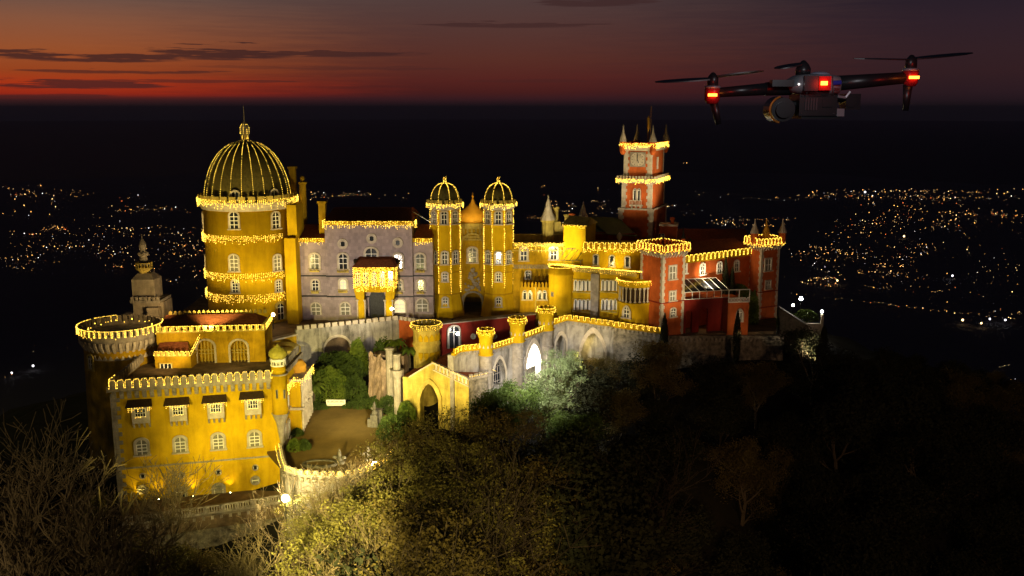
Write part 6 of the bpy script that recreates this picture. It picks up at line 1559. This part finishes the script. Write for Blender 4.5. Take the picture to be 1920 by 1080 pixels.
b = MB(); c0, c1 = q(1493, 144), q(1518, 171); b.box(c0[0], c1[0], -.062, -.052, c1[2], c0[2]); b.make('rear_hatch', db, body)
b = MB(); c0, c1 = q(1519, 145), q(1541, 170); b.box(c0[0], c1[0], -.062, -.05, c1[2], c0[2]); red_ = b.make('lamp_cover', dr_, body)
b = MB(); c0, c1 = q(1522, 154), q(1533, 161); b.box(c0[0], c1[0], -.068, -.0625, c1[2], c0[2]); b.make('lamp', orangeled, red_)
b = MB(); b.ball(q(1486, 159, -.047), .0022, n=8, m=5); b.make('status_light', emission('status_white', (1, .9, .85), 3), body)
b = MB(); c = q(1553, 157, -.052); b.tube((c[0] - .008, c[1], c[2]), (c[0] + .010, c[1], c[2] + .001), .005, n=8); b.make('badge', material('blue_badge', (.02, .04, .35), .3, 5, .1), body)
b = MB()
for (pa, pb) in (((1500, 141), (1500, 177)), ((1545, 142), (1548, 176)), ((1506, 175), (1540, 175))): b.tube(q(*pa, -.0555), q(*pb, -.0535), .0009, n=5)
for i in range(4): b.tube(q(1550, 166 + i * 2.6, -.0525), q(1562, 166 + i * 2.6, -.046), .0008, n=4)
b.make('panel_seams', db, body)
b = MB(); c = q(1533, 141); b.ball((c[0], -.01, c[2]), .02, 1.2, 1, .35); b.make('antenna_cap', material('drone_silver', (.55, .57, .7), .25, 20, .05, metal=.5), body, True)
def bar(b, p0, p1, hx0, hz0, hx1, hz1):
    V = []
    for p, h, e in ((p0, hz0, hx0), (p1, hz1, hx1)):
        for i in range(10):
            a = 2 * PI * i / 10; V.append((p[0], p[1] + e * math.cos(a), p[2] + h * math.sin(a)))
    b.add(V, [(i, (i + 1) % 10, 10 + (i + 1) % 10, 10 + i) for i in range(10)] + [tuple(range(10))[::-1], tuple(range(10, 20))])
b = MB(); bar(b, q(1482, 164), q(1435, 167), .02, 15 * k_, .018, 13 * k_); bar(b, q(1435, 167), q(1338, 174), .018, 12 * k_, .012, 9 * k_); b.make('arm', db, dro, True)
b = MB(); bar(b, q(1562, 157), q(1700, 146), .02, 15 * k_, .012, 11 * k_); b.make('arm', db, dro, True)
b = MB(); c0, c1 = q(1438, 151), q(1478, 163); b.box(c0[0], c1[0], -.045, -.019, c1[2], c0[2]); b.make('arm_hinge', db, dro)
for (px, py, flip, leg) in ((1336, 178, 1, (1350, 232)), (1705, 146, -1, (1701, 207))):
    b = MB(); c = q(px, py); b.lathe([(.012, -16 * k_), (.017, -9 * k_), (.018, 10 * k_), (.015, 15 * k_)], 16); 
    b.v = [(x + c[0], y + c[1], z + c[2]) for x, y, z in b.v]; pod = b.make('motor_pod', dr_, dro, True)
    b = MB(); b.v = []; b.lathe([(.0165, 12 * k_), (.0185, 14 * k_), (.0165, 17 * k_)], 16); b.v = [(x + c[0], y + c[1], z + c[2]) for x, y, z in b.v]; b.make('trim_ring', dm, pod, True)
    b = MB(); b.lathe([(.0125, 15 * k_), (.0125, 31 * k_), (.010, 35 * k_), (.004, 41 * k_), (0, 42 * k_)], 14); b.v = [(x + c[0], y + c[1], z + c[2]) for x, y, z in b.v]; b.make('motor', db, pod, True)
    b = MB(); e0 = q(px - 11 if flip > 0 else px - 8, py - 2.5); e1 = q(px + 5 if flip > 0 else px + 9, py + 2.5); b.box(e0[0], e1[0], -.024, -.0175, e1[2], e0[2]); b.make('lamp', orangeled, pod)
    b = MB(); l0 = Vector(q(px + 3 * flip, py + 12)); l1 = Vector(q(leg[0], leg[1])); b.tube(l0, l1, .0115 if flip < 0 else .010, .0065, 8); b.make('landing_leg', db, dro, True)
b = MB(); c = q(1504, 142); b.lathe([(.016, 0), (.017, 12 * k_), (.012, 20 * k_), (.004, 27 * k_), (0, 28 * k_)], 14); b.v = [(x + c[0], y + c[1], z + c[2]) for x, y, z in b.v]; b.make('motor', db, dro, True)
def blade(p0, p1, w, tw, name='propeller_blade'):
    b = MB(); p0 = Vector(p0); p1 = Vector(p1); n = 12; V = []
    for i in range(n + 1):
        f = i / n; c = p0.lerp(p1, f); ww = w * (.35 + 1.0 * math.sin(PI * min(1, f * .75 + .12)) ** .8) * (1 - max(0, f - .85) * 4); t = .0016 * (1 - .5 * f); z2 = tw * ww
        V += [(c.x, c.y - ww, c.z - z2 - t), (c.x, c.y - ww, c.z - z2 + t), (c.x, c.y + ww, c.z + z2 + t), (c.x, c.y + ww, c.z + z2 - t)]
    fs = [(3, 2, 1, 0), tuple(4 * n + k for k in range(4))]
    for i in range(n):
        for k in range(4): fs.append((4 * i + k, 4 * i + (k + 1) % 4, 4 * i + 4 + (k + 1) % 4, 4 * i + 4 + k))
    b.add(V, fs); return b.make(name, db, dro)
blade(q(1332, 148), q(1228, 154), .011, .22); blade(q(1342, 144), q(1430, 134), .014, -.1)
blade(q(1698, 113), q(1597, 111), .011, .1); blade(q(1712, 111), q(1818, 101), .011, .2)
blade(q(1500, 121), q(1450, 129), .013, .2); blade(q(1508, 120), (q(1530, 124)[0], .12, q(1530, 124)[2]), .012, .1)
# gimbal camera and lower block
b = MB(); c0, c1 = q(1492, 176), q(1562, 216); b.box(c0[0], c1[0], -.035, .05, c1[2], c0[2]); c2, c3 = q(1498, 214), q(1570, 222); b.box(c2[0], c3[0], -.03, .045, c3[2], c2[2]); low = b.make('lower_housing', db, dro)
b = MB(); c0, c1 = q(1563, 203), q(1577, 217); b.box(c0[0], c1[0], -.032, -.01, c1[2], c0[2]); b.make('pale_catch', dm, low)
b = MB()
for i in range(5): c0, c1 = q(1502 + i * 5, 184), q(1504.5 + i * 5, 206); b.box(c0[0], c1[0], -.0372, -.0352, c1[2], c0[2])
for px, py in ((1496, 180), (1556, 180), (1496, 212), (1556, 212)): b.ball(q(px, py, -.036), .0016, n=6, m=4)
b.make('vent_ribs', material('dark_grey_trim', (.07, .07, .075), .5, 20, .1), low)
b = MB(); c0, c1 = q(1534, 186), q(1552, 200); b.box(c0[0], c1[0], -.0375, -.0352, c1[2], c0[2]); b.make('port_cover', db, low)
b = MB(); c = q(1464, 205); 
def disc(b, c, r, y0, y1, n=24, r2=None):
    r2 = r2 or r; V = [(c[0] + r * math.cos(2 * PI * i / n), y0, c[2] + r * math.sin(2 * PI * i / n)) for i in range(n)] + [(c[0] + r2 * math.cos(2 * PI * i / n), y1, c[2] + r2 * math.sin(2 * PI * i / n)) for i in range(n)]
    b.add(V, [tuple(range(n)), tuple(range(n, 2 * n))[::-1]] + [(i, n + i, n + (i + 1) % n, (i + 1) % n) for i in range(n)])
disc(b, c, 22 * k_, -.03, .03, r2=25 * k_); disc(b, c, 15 * k_, -.038, -.0305); bar(b, q(1484, 196), q(1500, 196), .012, .010, .012, .010); gim = b.make('gimbal_camera', db, dro)
b = MB()
for i in range(15):
    a0, a1 = R(105 + i * 10), R(105 + (i + 1) * 10); r = 24.5 * k_; b.tube((c[0] + r * math.cos(a0), -.028, c[2] + r * math.sin(a0)), (c[0] + r * math.cos(a1), -.028, c[2] + r * math.sin(a1)), .0024, n=6)
b.make('copper_rim', dcop, gim)
b = MB(); disc(b, q(1590, 190), 11 * k_, -.03, .02, 12); c0, c1 = q(1580, 176), q(1607, 205); b.box(c0[0], c1[0], -.028, .015, c1[2], c0[2]); bar(b, q(1560, 186), q(1586, 186), .008, .008, .008, .008); b.make('side_camera', db, dro)
b = MB(); b.tube(q(1558, 180, -.03), q(1578, 183, -.03), .003, n=6); b.tube(q(1578, 183, -.03), q(1586, 172, -.03), .003, n=6); b.make('bracket', dm, dro)
for px, py, e in ((1332, 179, .10), (1707, 147, .10), (1528, 158, .06)):
    c = ds.w(*q(px, py, -.10)); l = point(c, e, (1, .03, .01), .01, 'red_lamp_light')
    l.parent = dro; l.matrix_parent_inverse = Matrix.Translation(ds.loc).inverted()
c = ds.w(*q(1470, 60, -.5)); l = point(c, 2.0, (.95, .95, 1), .02, 'drone_fill_light'); l.parent = dro; l.matrix_parent_inverse = Matrix.Translation(ds.loc).inverted()  # unseen fill lamp added away from the body to brighten the drone

# ================================================================== 22 floodlights of the palace
YL = (1, .77, .26); WW = (1, .82, .50)
def fl(px, py, Y, tx, ty, TY, p, col=YL, ang=60, size=.5, z=None):
    p *= 2.0
    z_ = Z(py, Y) if z is None else z
    spot((X(px, Y, z_), Y, z_), (X(tx, TY, Z(ty, TY)), TY, Z(ty, TY)), p, col, ang, size)
fl(380, 600, 112, 455, 470, 136, 17000, YL, 60, z=14)               # drum tower
fl(560, 605, 126, 500, 480, 136, 3000, YL, 70, z=11)
fl(640, 600, 112, 690, 490, 139, 9500, (1, .84, .70), 62, z=13)     # lilac wing
fl(830, 600, 118, 885, 440, 144, 2400, YL, 50, z=13)                # gate
fl(886, 440, 141, 886, 400, 147, 500, YL, 70, z=25)
fl(975, 600, 128, 1010, 480, 142, 3800, YL, 80, z=12)
fl(1090, 600, 116, 1120, 540, 133, 3200, YL, 70, z=8)               # arcaded block
fl(1150, 505, 133, 1150, 480, 136, 300, YL, 120)
fl(1400, 640, 106, 1262, 530, 129, 16000, WW, 27, z=16)              # red corner tower
fl(1325, 560, 132, 1350, 500, 139, 1500, (1, .80, .5), 120, z=15.2)    # red wing, end tower
fl(1325, 600, 134.5, 1325, 590, 130, 60, (1, .6, .25), 150, z=11)
fl(1386, 620, 127, 1390, 590, 131, 260, (1, .75, .45), 120, z=9.5)
fl(1530, 620, 120, 1440, 510, 139, 12000, (1, .82, .55), 60, z=8)
fl(1400, 440, 138, 1225, 330, 151, 10000, WW, 40, z=24)            # clock tower
fl(1130, 440, 140, 1190, 330, 151, 2600, WW, 60, z=23)
fl(1040, 460, 136, 1065, 430, 147, 2600, (1, .86, .5), 80, z=19)
fill_y = 1
spot((-34, 40, 26), (-27, 105, 6), 260000, (1, .84, .22), 26, .4, .9)        # front building, from the wood
spot((-20, 74, 3), (-27, 106, 2), 14000, (1, .86, .26), 70, .3)
fl(640, 830, 104, 565, 740, 112, 700, YL, 60)
spot((-13, 101, 9), (-24, 125, 4), 24000, (1, .88, .5), 62, .4)     # garden and grey wall
fl(690, 790, 106, 800, 720, 116, 3400, (1, .82, .34), 66, z=4)         # gatehouse
fl(840, 760, 106, 860, 670, 119, 3200, YL, 80, z=6)
fl(430, 680, 108, 420, 640, 115, 450, (1, .72, .3), 120, z=10.5)          # low terrace
fl(330, 690, 107, 240, 560, 122, 2200, (1, .72, .3), 90, z=10.5)
fl(320, 585, 117, 268, 520, 123, 1000, (1, .66, .25), 120, z=15)
fl(925, 700, 100, 975, 640, 126, 9000, (1, .92, .8), 60, z=13)          # ramp wall
point((X(1000, 126.6, 6), 126.6, 6.2), 5200, (1, .96, .9), .3)     # lamp under the pointed arch
spot((X(985, 105, 12), 105, 13), (X(1025, 115, 0), 114, 6), 19000, (1, .97, .88), 85, .2)  # added unseen spot, whitens the trees in place of the arch lamp
fl(1045, 625, 131.5, 1050, 640, 130, 160, YL, 120)
fl(1100, 640, 131, 1110, 650, 132, 200, YL, 120)
# unseen spots added in mid air to light up the wood
def mast(x, y, z, tx, ty, tz, p, col, ang=80): spot((x, y, z), (tx, ty, tz), p, col, ang, .6)
mast(-18, 40, 14, -16, 90, -2, 620000, (1, .84, .30), 22)
mast(-4, 40, 14, -5, 92, 0, 75000, (1, .78, .30), 38)
mast(-40, 40, 12, -44, 84, -2, 17000, (1, .76, .40), 44)
mast(10, 40, 14, 10, 95, -2, 30000, (1, .62, .28), 40)
mast(45, 20, 24, 48, 100, -5, 45000, (1, .60, .34), 60)
print('bulbs', NB[0], 'forest', nn, 'towns', len(items))
